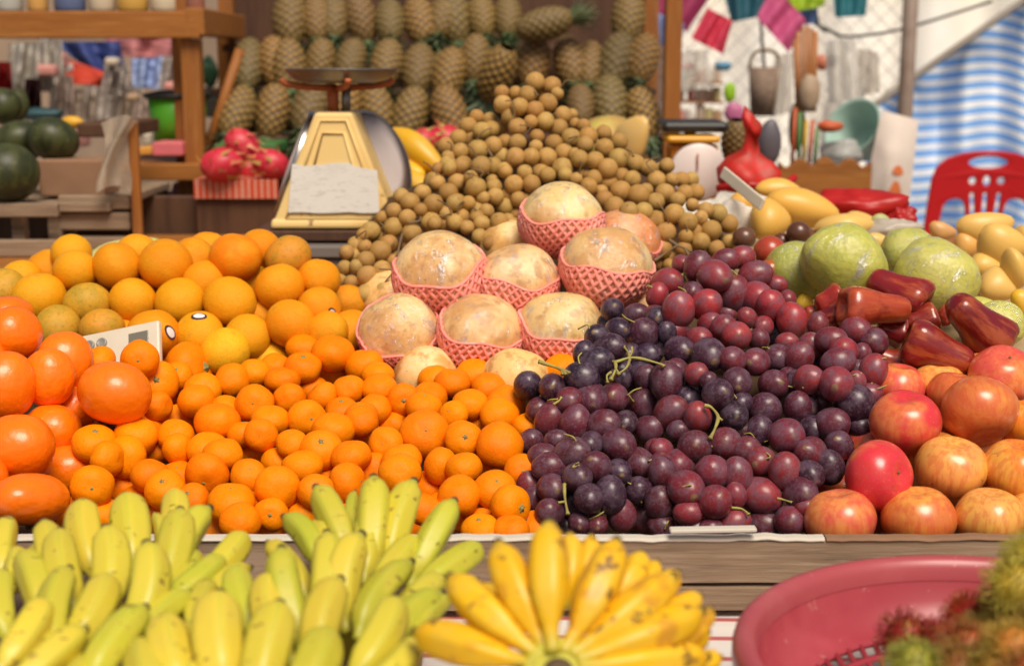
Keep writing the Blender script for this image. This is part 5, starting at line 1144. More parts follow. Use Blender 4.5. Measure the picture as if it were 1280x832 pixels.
def dragon_mesh(i):
    mb = MB(); v, f, uv = lathe(sphere_prof(14, 1.25), 20); mb.add(warp(v, .06, 2, i), f, uv, 0); random.seed(90+i)
    for k in range(26):
        z = 1-2*(k+.5)/26; a = k*2.4; r = math.sqrt(1-z*z); n_ = Vector((r*math.cos(a), r*math.sin(a), z*1.2)); b = n_*.48; up = Vector((0, 0, 1)); tg = (up-n_.normalized()*up.dot(n_.normalized())); tg = tg.normalized() if tg.length > .05 else Vector((1, 0, 0)); sd = n_.normalized().cross(tg)
        vv = [b+sd*.09, b-sd*.09, b+n_.normalized()*.06+tg*.10+sd*.06, b+n_.normalized()*.06+tg*.10-sd*.06, b+n_.normalized()*.24+tg*.34]; mb.add(vv, [(0, 1, 3, 2), (2, 3, 4)], None, 1)
    return mb.mesh('dragon_fruit', [M['dragon'], M['dragon_scale']])
DM = [dragon_mesh(i) for i in range(2)]
for k, (px, py, w, d, ax, lab) in enumerate([(277, 206, 50, 3.33, (1, .2, .1), 'pink dragon fruit at the left end of the cabinet top'), (303, 183, 46, 3.45, (.6, .2, -.6), 'dragon fruit on top of the others at the left'), (338, 205, 44, 3.36, (-1, .1, .2), 'dragon fruit beside the scale on the cabinet'), (313, 210, 34, 3.46, (.3, .8, .2), 'dragon fruit hidden between its neighbours on the cabinet'),
    (528, 178, 40, 3.5, (.8, .2, .3), 'dragon fruit behind the papayas, left one'), (558, 176, 46, 3.55, (-.7, .2, .3), 'dragon fruit behind the papayas, nearest the longans'), (585, 180, 42, 3.5, (.5, .5, .3), 'dragon fruit mostly hidden by the longan slope')]):
    o = put('dragon_fruit', DM[k % 2], None, P(px, py, d), axis_rot(ax), S(w, d)*.86); tag(o, lab, 'dragon fruit', 'pink dragon fruits')
def papaya(p0, p1, w, d0, d1, lab, k, tone):
    a, b = P(*p0, d0), P(*p1, d1); o = put('papaya', ME['mango'][k % 3], None, (a+b)/2, axis_rot(b-a), (S(w, d0)/.62, S(w, d0)/.55, (b-a).length), tone); tag(o, lab, 'papaya', 'long yellow papayas right of the scale')
papaya((478, 165), (556, 214), 42, 3.15, 3.05, 'long yellow papaya leaning right of the scale', 0, (.74, .40, .012)); papaya((486, 200), (530, 222), 30, 3.1, 3.05, 'short yellow papaya under the long one', 1, (.78, .46, .015)); papaya((492, 222), (545, 240), 28, 3.05, 3.0, 'yellow papaya lowest, behind the longan slope', 2, (.78, .44, .012))
gp = pbox('green_tray', 268, 180, 345, 192, 3.62, .2, flat('green_plastic', (.04, .16, .035))); tag(gp, 'green plastic tray behind the dragon fruit at the foot of the rack', 'tray')
st_ = pbox('fruit_bench', 470, 236, 840, 300, 3.2, .5, M['wood_dark']); tag(st_, 'dark bench under the papayas behind the longans', 'bench')
o = put('jackfruit', ME['guava'][0], None, P(752, 178, 3.3), axis_rot((.8, .2, .4)), (.12, .12, .17), (.44, .27, .08)); tag(o, 'tan jackfruit piece behind the longan slope', 'jackfruit')
o = put('jackfruit_segment', ME['mango'][1], None, P(792, 173, 3.22), axis_rot((.3, -.2, 1)), (.15, .10, .115), (.66, .45, .17)); tag(o, 'pale yellow peeled jackfruit segment, right of the tan piece', 'jackfruit')

# second scale, orange with round dial
s2 = P(872, 215, 3.05); t = thing('weighing_scale', 'small orange dial scale with round white face behind the longans', 'scale', (s2.x, s2.y, P(872, 250, 3.05).z))
om = flat('orange_enamel', (.62, .22, .012), .35); ym = flat('yellow_enamel', (.75, .36, .012), .35)
pbox('pan', 828, 152, 912, 166, 3.05, .16, M['black'], t, .01); pbox('neck', 857, 160, 870, 172, 3.08, .03, om, t); pbox('shoulder', 834, 170, 901, 179, 3.04, .12, ym, t, .008)
pbox('body', 838, 180, 898, 250, 3.07, .10, om, t, .01)
dq = axis_rot((.05, -1, .05), 0)
v, f, uv = lathe([(S(36, 3.05), -.012), (S(36, 3.05), .006), (S(33, 3.05), .010), (0, .010)], 40); dl = part('dial', ([dq @ Vector(p)+Vector((s2.x, s2.y-.012, s2.z)) for p in v], f, uv), M['dial'], t)
pbox('ticks', 871, 192, 873, 214, 3.02, .002, M['rust_paint'], t, .0003)
# white blade, cloth, red bags
a, b = P(908, 219, 2.6), P(948, 252, 2.5); o = thing('paddle', 'white flat wooden paddle stuck between the mangoes', 'paddle', b)
part('blade', (lambda g: ([(Matrix(((b-a).normalized(), (b-a).normalized().cross(Vector((0, 1, .2))).normalized(), (b-a).normalized().cross((b-a).normalized().cross(Vector((0, 1, .2))).normalized()))).transposed() @ Vector(p))+(a+b)/2 for p in g[0]], g[1]))(boxgeo((0, 0, 0), ((b-a).length*1.25, .022, .006), .002)), flat('cream_plastic', (.75, .66, .52)), o, False)
def blob(name, px, py, w, h, d, mat, label, cat, seed=1, dep=None, amp=.25, sc=2.2, group=None, seg=26):
    v, f, uv = lathe(sphere_prof(18), seg); v = warp(v, amp, sc, seed); W, Hh = S(w, d), S(h, d); dep = dep or W*.6
    o = put(name, MB().add([(p[0]*W, p[1]*dep, p[2]*Hh) for p in v], f, uv).mesh(name, mat), None, P(px, py, d)); return tag(o, label, cat, group)
wc = flat('white_cloth', (.72, .66, .58), .9)
blob('cloth', 918, 276, 56, 52, 2.60, wc, 'crumpled white cloth beside the right end of the longans', 'cloth', 3, amp=.35, sc=3)
rb_ = bagmat('red_plastic_film', (.62, .03, .03), .9)
blob('plastic_bag', 1075, 256, 110, 36, 2.75, rb_, 'red plastic bag lying behind the mangoes, left of the chair', 'plastic bag', 5, amp=.5, sc=3)
blob('plastic_bag', 1128, 272, 36, 30, 2.72, rb_, 'small red plastic bag end beside the metal pole', 'plastic bag', 6, amp=.5, sc=3)
blob('plastic_bag', 1118, 288, 66, 28, 2.5, bagmat('pale_film', (.66, .6, .52), .9), 'pale crumpled bag between the guavas and the red bag', 'plastic bag', 8, amp=.45, sc=3)
blob('fruit_scrap', 1100, 276, 24, 18, 2.56, flat('pale_green', (.45, .46, .18)), 'small pale green fruit on the crumpled bag', 'fruit', 2, amp=.1)
# red net bag with a knotted neck
t = thing('net_bag', 'bright red mesh bag knotted at the top, behind the paddle', 'bag', P(938, 240, 2.95))
pr = [(0, 0), (.055, .0), (.068, .02), (.066, .045), (.05, .07), (.022, .10), (.014, .13), (.022, .148), (.016, .16), (0, .163)]
v, f, uv = lathe(pr, 24); v = warp(v, .34, 20, 4); part('mesh_sack', ([Vector(p)*.92+t.location for p in v], f, uv), pm('red_mesh', (.66, .022, .016), .5, trans=.2, layers=[(60, I3, .45, .55, (.42, .06, .03), .6)]), t)
v, f, uv = tube(smooth_pts([t.location+Vector(q) for q in ((-.07, -.02, .01), (-.02, -.06, .02), (.05, -.05, .015), (.09, .0, .03))], 5), .008, 8); part('loose_end', (v, f, uv), rb_, t)
tg_ = blob('dark_bottle', 962, 178, 30, 56, 3.4, flat('grey_plastic', (.10, .09, .11)), 'dark grey upright bottle behind the red mesh bag', 'bottle', 1, amp=.05)

# ------------------------------------------------------------------ left background: shelf table, melons, boxes
D0 = 3.7
t = thing('shelf_table', 'orange-brown wooden shelf table at the upper left', 'table', (P(100, 100, D0).x, P(100, 100, D0).y+.2, 0))
pbox('front_beam', -140, 14, 249, 48, D0, .05, M['wood_warm'], t); pbox('lower_rail', 170, 205, 300, 226, D0+.02, .04, M['wood_warm'], t)
a = P(243, 30, D0); e = P(296, 32, 4.35)
bm_ = MB(); 
v, f = boxgeo((0, 0, 0), ((e-a).length, .05, .07), .004); ang = math.atan2(e.y-a.y, e.x-a.x); 
v = [(a+e)/2+Vector((p[0]*math.cos(ang)-p[1]*math.sin(ang), p[0]*math.sin(ang)+p[1]*math.cos(ang), p[2])) for p in v]; part('side_beam', (v, f), M['wood_warm'], t, False)
for (x, d) in ((239, D0+.055), (283, 4.36), (-100, D0+.055)):
    p0 = P(x, 49 if d < 4 else 46, d); box('post', (p0.x, p0.y, p0.z/2), (.05, .05, p0.z), M['wood_post'], t)
zt3 = P(100, 14, D0).z; box('tabletop', (P(60, 10, D0).x-.1, P(60, 10, D0).y+.36, zt3-.012), (S(390, D0)*1.05, .66, .02), M['wood_dark'], t)
zl = P(200, 205, D0).z; box('lower_shelf', (P(200, 200, D0).x, P(200, 200, D0).y+.34, zl-.02), (S(170, D0), .60, .02), M['wood_warm'], t)
# clutter on the shelf top
for k, (px, w, h, c, lab) in enumerate([(12, 34, 16, (.5, .5, .45), 'pale jar on the shelf top at the far left'), (48, 26, 20, (.65, .35, .1), 'amber jar on the shelf top, second from left'), (88, 40, 16, (.12, .16, .3), 'dark blue bundle on the shelf top'), (128, 34, 20, (.6, .5, .36), 'cream pot on the shelf top left of centre'), (166, 40, 18, (.62, .36, .08), 'honey coloured jar on the shelf top'), (206, 36, 18, (.66, .56, .4), 'pale basket at the right of the shelf top'), (244, 26, 24, (.3, .12, .08), 'brown bottle at the right end of the shelf top')]):
    p = P(px, 14, D0+.12); v, f, uv = lathe([(0, 0), (.45, 0), (.5, .1), (.5, .7), (.36, .9), (.34, 1), (0, 1)], 18); W = S(w, D0)
    tag(put('jar', MB().add([(q[0]*W, q[1]*W, q[2]*.10) for q in v], f, uv).mesh('jar', flat('jar_glaze', c, .3)), None, (p.x, p.y, zt3+.0)), lab, 'jar', 'jars and pots on the shelf top')
MG = 'dark green watermelons'
for k, (px, py, w, h, d, lab) in enumerate([(10, 216, 78, 74, 3.0, 'largest watermelon, lowest at the left edge'), (24, 178, 68, 52, 3.2, 'watermelon resting above the largest one'), (66, 174, 66, 54, 3.15, 'watermelon with a pale scar, right of the others'), (4, 133, 46, 46, 3.3, 'upper watermelon cut by the left edge'), (21, 132, 30, 42, 3.42, 'watermelon partly behind the upper one')]):
    v, f, uv = lathe(sphere_prof(18, 1), 28); o = put('watermelon', MB().add([(p[0], p[1], p[2]) for p in v], f, uv).mesh('watermelon', M['watermelon']), None, P(px, py, d), axis_rot((U(-.6, .6), .3, 1)), (S(w, d), S(w, d), S(h, d))); tag(o, lab, 'watermelon', MG)
o = blob('yellow_fruit', 90, 153, 28, 16, 3.4, flat('yellow_skin', (.72, .38, .02)), 'small yellow fruit behind the scarred watermelon', 'fruit', 2, amp=.05)
# stand for melons
t = thing('melon_crate', 'rough wooden slat crate under the watermelons at the left', 'crate', (P(30, 290, 3.0).x, P(30, 290, 3.0).y, 0))
for (x0, y0, x1, y1, d) in ((-120, 254, 72, 272, 2.98), (72, 244, 162, 262, 3.05), (72, 266, 162, 288, 3.05), (-120, 300, 80, 322, 2.98), (72, 296, 162, 318, 3.05), (-120, 340, 170, 372, 3.0)): pbox('slat', x0, y0, x1, y1, d, .02, M['wood_old'], t)
for (x, d) in ((16, 3.0), (62, 3.02), (78, 3.07)):
    p = P(x, 268, d); box('upright', (p.x, p.y+.04, p.z/2), (.03, .03, p.z), M['wood_old'], t)
zz_ = P(10, 254, 3.0).z; box('deck', (P(20, 254, 3.0).x-.05, P(20, 254, 3.2).y+.1, zz_-.012), (.48, .55, .02), M['wood_old'], t)
box('backing', (P(60, 254, 3.0).x-.05, 3.42, .45), (.62, .02, .86), M['wood_dark'], t)
p = P(166, 150, 3.0); pole = box('post', (p.x, p.y, p.z/2), (.02, .02, p.z), M['wood_post']); tag(pole, 'thin upright wooden stick in front of the slat crate', 'post')
cb = pbox('cardboard_box', 48, 200, 130, 246, 3.08, .12, M['cardboard']); tag(cb, 'open brown cardboard box right of the largest watermelon', 'box')
cb = pbox('wooden_tray', 96, 154, 160, 172, 3.3, .3, M['wood_dark']); tag(cb, 'dark brown tray tilted above the cardboard box', 'tray')
# draped pale plastic over the box edge
v = []; f = []; uv = []
for j in range(15):
    for i in range(9):
        s, q = i/8, j/14; px = 126+46*s*(1-.3*q)+6*math.sin(5*q+3*s); py = 154+88*q-10*math.sin(3*s); v.append(P(px, py, 2.98+.03*math.sin(7*s+4*q))); uv.append((s, q))
for j in range(14):
    for i in range(8): a = j*9+i; f.append((a, a+1, a+10, a+9))
fm = bagmat('milky_film', (.62, .52, .40), .75); tag(put('plastic_sheet', MB().add(v, f, uv).mesh('plastic_sheet', fm)), 'milky plastic sheet draped over the corner of the cardboard box', 'plastic sheet')
# green bucket
t = thing('bucket', 'bright green plastic bucket with a black rim on the lower shelf', 'bucket', P(224, 178, 3.95)); W = S(37, 3.95)
v, f, uv = lathe([(0, 0), (W*.80, 0), (W, S(56, 3.95)), (W*.95, S(56, 3.95)), (W*.76, .006), (0, .006)], 32); part('pail', ([Vector(p)+t.location for p in v], f, uv), flat('green_bucket', (.10, .42, .02), .4), t)
v, f, uv = lathe([(W*.97, S(54, 3.95)), (W*1.12, S(55, 3.95)), (W*1.14, S(60, 3.95)), (W*.6, S(64, 3.95)), (0, S(64, 3.95))], 32); part('lid', ([Vector(p)+t.location for p in v], f, uv), M['black'], t)
bx = pbox('packet', 190, 178, 228, 195, 3.75, .12, flat('pink_packet', (.70, .16, .18))); tag(bx, 'pink packet lying on the lower shelf in front of the bucket', 'packet')
bx = pbox('packet', 172, 184, 190, 194, 3.78, .10, flat('orange_packet', (.66, .30, .05))); tag(bx, 'small orange packet beside the pink one', 'packet')
def sheet(name, corners, d, mat, label, cat, fold=.03, nf=5, nx=24, ny=18, dsl=0):
    v = []; f = []; uv = []; (tl, tr, br, bl) = corners
    for j in range(ny+1):
        for i in range(nx+1):
            s, q = i/nx, j/ny; px = (tl[0]*(1-s)+tr[0]*s)*(1-q)+(bl[0]*(1-s)+br[0]*s)*q; py = (tl[1]*(1-s)+tr[1]*s)*(1-q)+(bl[1]*(1-s)+br[1]*s)*q
            v.append(P(px, py, d+dsl*q+fold*math.sin(nf*6.28*s+2*q)+fold*.5*mnoise.noise(Vector((s*5, q*5, d))))); uv.append((s, q))
    for j in range(ny):
        for i in range(nx): a = j*(nx+1)+i; f.append((a, a+1, a+nx+2, a+nx+1))
    o = put(name, MB().add(v, f, uv).mesh(name, mat)); 
    return tag(o, label, cat)
# bags and cloth hanging under the shelf
HB = 'goods and bags hung under the shelf'
for (px, py, w, h, d, c, lab, nm) in [(36, 82, 60, 62, 4.6, (.66, .60, .52), 'white plastic bag hanging under the shelf at the left', 'plastic_bag'), (64, 78, 34, 60, 4.7, (.70, .64, .56), 'narrow white bag next to the dark red one', 'plastic_bag'), (4, 96, 26, 34, 4.5, (.60, .02, .015), 'bright red bag at the left edge under the shelf', 'plastic_bag'), (40, 118, 24, 40, 4.5, (.10, .012, .018), 'dark maroon bag above the scarred watermelon', 'plastic_bag'),
    (54, 143, 56, 16, 3.9, (.12, .25, .28), 'teal tub behind the watermelons', 'tub'), (98, 132, 46, 46, 5.2, (.62, .50, .40), 'beige bag of goods in the middle under the shelf', 'plastic_bag'), (128, 124, 50, 56, 5.3, (.66, .58, .52), 'greyish bag of goods behind the thin stick', 'plastic_bag'), (160, 132, 44, 60, 5.1, (.68, .54, .42), 'beige plastic bag left of the green bucket', 'plastic_bag'), (182, 146, 36, 50, 4.9, (.72, .56, .48), 'cream printed bag touching the green bucket', 'plastic_bag'), (78, 118, 34, 50, 4.7, (.52, .40, .34), 'tan bag behind the maroon one', 'plastic_bag'), (146, 100, 36, 40, 4.8, (.6, .52, .46), 'pale bag below the blue cloth', 'plastic_bag'), (262, 90, 22, 40, 4.7, (.02, .07, .03), 'dark green bottle behind the shelf post', 'bottle'), (262, 128, 36, 36, 4.5, (.30, .31, .26), 'grey-green bundle right of the green bucket', 'bundle'), (218, 92, 40, 44, 4.8, (.62, .52, .46), 'pale pinkish bag behind the shelf post', 'plastic_bag'), (204, 262, 44, 50, 4.0, (.34, .26, .20), 'tan bag under the lower shelf', 'plastic_bag'), (226, 258, 26, 60, 3.95, (.26, .08, .14), 'plum coloured cloth under the lower shelf', 'cloth')]:
    if nm == 'plastic_bag':
        j = lambda: U(-.12, .12)
        cs = [(px+(sx+j())*w*.5, py+(sy+j())*h*.5) for sx, sy in ((-.8, -1), (.8, -1), (1, 1), (-1, 1))]
        o = sheet(nm, cs, d, flat('bag_'+nm, tuple(x*.8 for x in c), .5, trans=.25), lab, 'plastic bag', .035, 2.3); o['group'] = HB
    else: blob(nm, px, py, w, h, d, flat('bag_'+nm, c, .45, trans=.15), lab, nm.replace('_', ' '), int(px), amp=.3, sc=2.6, group=HB)
sheet('cloth', ((66, 52), (150, 52), (160, 108), (120, 96)), 5.0, flat('blue_cloth', (.03, .05, .20), .7), 'dark blue cloth slung under the shelf', 'cloth', .03, 2)
sheet('cloth', ((84, 74), (150, 96), (146, 110), (80, 104)), 4.9, flat('red_cloth', (.55, .05, .02), .7), 'orange-red printed cloth below the blue one', 'cloth', .02, 1)
sheet('cloth', ((164, 74), (208, 70), (210, 112), (166, 110)), 4.95, flat('light_blue_cloth', (.30, .38, .62), .7), 'light blue bag cloth left of the shelf post', 'cloth', .03, 2)
sheet('cloth', ((130, 48), (236, 48), (222, 78), (150, 70)), 5.2, flat('rose_cloth', (.45, .16, .16), .7), 'faded rose cloth under the shelf at the right', 'cloth', .03, 2)
sheet('tarpaulin', ((-250, -60), (300, -60), (300, 330), (-250, 330)), 6.4, flat('brown_tarp', (.34, .24, .17), .8, trans=.2), 'brownish tarpaulin wall behind the left shelf', 'tarpaulin', .06, 9)

# ------------------------------------------------------------------ right background
cream = pm('cream_tarp', (.93, .90, .84), .7, trans=.1, layers=[(2, I3, .4, .7, (.88, .78, .64), .5)])
sheet('tarpaulin', ((560, -160), (1420, -160), (1420, 420), (560, 420)), 8.2, cream, 'large cream tarpaulin wall at the far back', 'tarpaulin', .08, 8, 60, 20)
sheet('tarpaulin', ((230, -120), (840, -120), (840, 260), (230, 260)), 6.8, flat('dim_tarp', (.22, .13, .09), .8, trans=.15), 'dim brown tarpaulin behind the pineapple rack', 'tarpaulin', .06, 9, 50, 12)
bl = stripe_mat('blue_white_tarp', (.90, .92, .95), (.20, .45, .90), 'v', 74, .50, .22, .10)
v = []; f = []; uv = []; nx, ny = 50, 60
for j in range(ny+1):
    for i in range(nx+1):
        s, q = i/nx, j/ny; px = 1082+(1420-1082)*s; top = 136-(px-1086)*.70; bot = 470; py = top+(bot-top)*q; d = 5.6+.09*math.sin(9*s*6.28/2+.6*math.sin(4*q))*(1-.7*s)+.06*mnoise.noise(Vector((s*4, q*4, 2)))
        p = P(px, py, d); v.append(p); uv.append((s, p.z*.55+.02*math.sin(3*s*3.1)))
for j in range(ny):
    for i in range(nx): a = j*(nx+1)+i; f.append((a, a+1, a+nx+2, a+nx+1))
tag(put('striped_tarpaulin', MB().add(v, f, uv).mesh('striped_tarpaulin', bl)), 'blue and white striped tarpaulin hanging at the right', 'tarpaulin')
rp = MB(); vv, ff, u_ = tube([P(1040, 168, 5.5), P(1084, 138, 5.5), P(1300, -14, 5.5), P(1430, -105, 5.5)], .016, 6); tag(put('rope', MB().add(vv, ff, u_).mesh('rope', flat('grey_rope', (.30, .26, .22)))), 'taut grey rope along the upper edge of the striped tarpaulin', 'rope')
# pole and chain link
p0 = P(1137, 30, 4.9); t = thing('metal_pole', 'rusty grey metal pole in front of the striped tarpaulin', 'pole', (p0.x, p0.y, 0)); part('shaft', tube([(p0.x, p0.y, 0), (p0.x, p0.y, 1.9)], S(9.5, 4.9), 14), pm('rusty_pole', (.27, .20, .16), .6, layers=[(7, I3, .45, .65, (.16, .10, .07), .7)]), t)
part('base_plate', boxgeo((p0.x, p0.y, .008), (.14, .14, .016), .003), M['steel_dull'], t, False)
t = thing('chain_link_fence', 'thin grey chain link fence behind the hanging goods', 'fence', P(975, 340, 6.2)); mb = MB(); dF = 6.2
xl, xr, zt_f, zb_f = P(815, 0, dF).x, P(1130, 0, dF).x, P(900, -70, dF).z, .35; yF = P(900, 100, dF).y; g = S(25, dF)
k = xl-(zt_f-zb_f)
while k < xr+(zt_f-zb_f):
    for sg in (1, -1):
        pts = []
        for z in np.linspace(zb_f, zt_f, 40):
            x = k+sg*(z-zb_f) if sg > 0 else k+(zt_f-zb_f)-(z-zb_f)
            if xl <= x <= xr: pts.append((x, yF+.004*sg, float(z)))
        if len(pts) > 1: vv, ff, u_ = tube([pts[0], pts[-1]], .0022, 4); mb.add(rel(vv, t), ff)
    k += g
put('wire_mesh', mb.mesh('wire_mesh', M['steel_dull']), t)
for xx in (xl, xr): part('fence_post', tube([(xx, yF, 0), (xx, yF, zt_f+.05)], .022, 10), M['steel_dull'], t)
for k, pts in enumerate([[(1019, 30), (1040, 40), (1062, 46), (1130, 36), (1240, 2)], [(950, -20), (953, 60), (962, 130)], [(1019, -10), (1022, 28), (1033, 40)]]):
    vv, ff, u_ = tube(smooth_pts([P(x, y, 5.3) for x, y in pts], 6), .006, 6); tag(put('cord', MB().add(vv, ff, u_).mesh('cord', M['black'])), ['dark sagging cord crossing the metal pole', 'thin dark cord hanging left of the broom sticks', 'short black cord looped near the lime cloth'][k], 'cord')
# hanging bright cloths
HG = 'bright cloths hanging above the fence'
for (cs, c, lab, d) in [(((700, -40), (790, -40), (760, 26), (712, 30)), (.40, .03, .16), 'magenta cloth hanging above the pineapple rack', 5.2), (((802, -30), (906, -30), (858, 40), (814, 10)), (.45, .05, .15), 'crimson-pink bag cloth top centre right', 5.1), (((884, 10), (916, 26), (904, 68), (864, 48)), (.78, .06, .12), 'bright red-pink pouch below the crimson cloth', 5.0), (((896, -40), (968, -40), (956, 20), (914, 28)), (.035, .16, .22), 'dark teal cloth beside the red pouch', 5.1),
    (((966, -20), (1008, 26), (986, 66), (946, 22)), (.72, .12, .30), 'slanting pink and violet pouch', 5.0), (((966, -30), (1036, -30), (1030, 8), (978, 18)), (.42, .62, .03), 'lime green cloth at the top', 5.05), (((990, 8), (1022, 8), (1020, 30), (992, 32)), (.16, .26, .58), 'blue cloth under the lime green one', 5.1), (((1038, -30), (1088, -30), (1082, 20), (1044, 22)), (.05, .26, .32), 'turquoise cloth left of the metal pole', 5.1), (((822, 16), (856, 30), (848, 70), (826, 56)), (.28, .36, .66), 'pale blue plastic bag beside the rack post', 4.9)]:
    o = sheet('hanging_cloth', cs, d, flat('bright_cloth', c, .6, trans=.35), lab, 'cloth', .02, 2, 12, 10); o['group'] = HG
    # give the pouch a back panel
for (px, py, w, h, d, c, lab, nm, cat) in [(858, 84, 22, 8, 5.5, (.70, .10, .20), 'pink lid on the far shelf', 'lid', 'lid'), (904, 83, 22, 12, 5.5, (.12, .36, .56), 'sky blue lid on the far shelf', 'lid', 'lid'), (912, 116, 15, 26, 4.8, (.36, .66, .02), 'small lime green balloon', 'balloon', 'balloon'), (918, 142, 26, 28, 4.8, (.62, .18, .36), 'pink ball under the lime balloon', 'ball', 'ball'),
    (996, 158, 22, 60, 4.9, (.03, .02, .02), 'black bag behind the coloured sticks', 'plastic_bag', 'plastic bag'), (1012, 116, 28, 44, 4.5, (.46, .33, .22), 'tan paper bag holding the broom sticks', 'paper_bag', 'bag'), (1040, 76, 16, 16, 5.0, (.08, .06, .06), 'dark knob hanging by the pale bag', 'knob', 'knob'), (1028, 78, 18, 20, 5.0, (.6, .18, .1), 'reddish bundle by the dark knob', 'bundle', 'bundle')]:
    blob(nm, px, py, w, h, d, flat('goods_'+nm, c, .5, trans=.15), lab, cat, int(px), amp=.15, sc=2)
random.seed(44); CG = [(.70, .64, .54), (.62, .52, .40), (.30, .40, .46), (.70, .30, .26), (.66, .60, .30), (.40, .52, .60), (.74, .70, .62), (.55, .36, .22)]
for r_ in range(3):
    for c_ in range(6):
        x0 = 838+c_*11+U(-2, 2); y1 = 151-r_*24; hh_ = U(13, 21)
        o = pbox('packet', x0, y1-hh_, x0+U(8, 11), y1, 5.62+.05*r_, .05, flat('packet_print', CG[(r_*5+c_*3) % 8], .5), None, .006); tag(o, 'small blurred packet among the goods stacked on the far shelf by the fence', 'packet', 'packets stacked on the far shelf')
for r_ in (1, 2): tag(pbox('far_shelf', 834, 151-r_*24, 906, 153.5-r_*24, 5.6, .22, M['wood_warm']), 'thin upper shelf board of goods by the fence, '+('middle' if r_ == 1 else 'topmost')+' one', 'shelf')
for k in range(16):
    px_, py_ = U(14, 205), U(66, 168); o = pbox('packet', px_, py_, px_+U(10, 24), py_+U(10, 24), U(4.55, 4.85), .06, flat('packet_print', random.choice(CG), .5), None, .01); tag(o, 'small blurred packet among the goods hung under the shelf table', 'packet', 'packets under the shelf table')
for k, (cs, c, lab) in enumerate([(((1030, 52), (1068, 48), (1082, 122), (1036, 130)), (.80, .76, .70), 'clear pale plastic bag hanging by the fence, right of the sticks'), (((1072, 60), (1098, 66), (1100, 116), (1070, 120)), (.70, .62, .52), 'thin cloudy bag hanging between the pale bag and the pole'), (((842, 66), (884, 62), (892, 110), (838, 116)), (.82, .78, .70), 'cloudy plastic bag hanging in front of the far shelf'), (((968, 70), (992, 66), (990, 140), (964, 146)), (.80, .74, .66), 'narrow clear bag hanging between woven basket and sticks'), (((1030, 120), (1060, 130), (1050, 196), (1024, 190)), (.78, .74, .68), 'clear bag hanging beside the coloured incense sticks')]):
    o = sheet('plastic_bag', cs, 4.75+.07*k, bagmat('cloudy_film', c, .62), lab, 'plastic bag', .03, 2.2, 14, 12); o['group'] = 'clear bags hanging by the fence'
sh = pbox('far_shelf', 838, 150, 905, 156, 5.6, .25, M['wood_warm']); tag(sh, 'narrow wooden shelf of goods by the fence', 'shelf')
# woven basket hanging
t = thing('woven_basket', 'grey-brown woven basket hanging on the fence', 'basket', P(954, 145, 5.0)); W = S(20, 5.0)
v, f, uv = lathe([(0, 0), (W*.8, 0), (W*1.0, S(60, 5)), (W*.94, S(60, 5)), (W*.74, .01), (0, .01)], 28); part('bowl', ([Vector(p)+t.location for p in v], f, uv), pm('woven_cane', (.27, .19, .14), .8, layers=[(50, (1, 1, 4), .45, .6, (.15, .10, .07), .7)]), t)
part('handle', tube(smooth_pts([t.location+Vector((-W, 0, S(58, 5))), t.location+Vector((-W*.6, 0, S(78, 5))), t.location+Vector((W*.6, 0, S(78, 5))), t.location+Vector((W, 0, S(58, 5)))], 6), .006, 6), M['twig'], t)
# sticks
for nm, lab, grp, L, d, cols in (('broom_sticks', 'bundle of orange-brown broom sticks standing by the fence', None, [(997, 40, 1000, 140), (1003, 34, 1005, 140), (1009, 32, 1010, 140), (1015, 36, 1014, 140), (1020, 40, 1018, 140), (993, 50, 997, 140)], 4.5, [(.42, .16, .04), (.36, .15, .05)]), ('incense_sticks', 'bundle of coloured incense sticks below the broom sticks', None, [(994, 135, 990, 205), (1000, 140, 998, 208), (1008, 150, 1004, 208), (1016, 150, 1011, 205), (1022, 160, 1018, 206)], 4.2, [(.50, .10, .03), (.10, .22, .06), (.55, .34, .03)])):
    t = thing(nm, lab, 'sticks', P(L[0][2], L[0][3], d))
    for k, (a0, b0, a1, b1) in enumerate(L): part('stick', tube([P(a0, b0, d), P(a1, b1, d+.02)], S(2.6, d), 6), flat('stick', cols[k % len(cols)]), t)
# mint basin tilted
bcn = P(1066, 160, 4.3); qb = axis_rot((-.62, -.55, .45), 0); t = thing('basin', 'pale mint plastic basin tipped on its side', 'basin', P(1066, 200, 4.3)); W = S(38, 4.3)
v, f, uv = lathe([(0, -.10), (W*.62, -.10), (W*.9, .0), (W*1.02, .012), (W*1.04, .006), (W*.94, -.006), (W*.66, -.106), (0, -.106)], 36); part('bowl', ([qb @ Vector(p)+bcn for p in v], f, uv), flat('mint_plastic', (.50, .70, .62), .4, trans=.35), t)
blob('packet', 1038, 158, 34, 14, 4.2, flat('orange_red_packet', (.62, .12, .04)), 'orange-red packet lying in the tipped basin', 'packet', 4, amp=.2)
blob('plastic_bag', 1054, 192, 58, 34, 4.25, bagmat('clear_film', (.62, .62, .60), .8), 'clear plastic bag under the mint basin', 'plastic bag', 9, amp=.4)
# carved wooden board
wo = [(x, 24+5*math.cos(x*.20)-abs(x)*.08) for x in range(-56, 57, 4)]
ol = [(S(x, 4.0), S(y, 4.0)) for x, y in [(-56, -50)]+wo+[(56, -50)]]
me = plate([ol], .03, 'carved_board', M['wood_warm']); o = put('carved_board', me, None, P(1030, 226, 4.0), Quaternion((1, 0, 0), R(90))); tag(o, 'brown carved wooden bench back behind the mangoes', 'bench back')
for v in me.vertices: pass
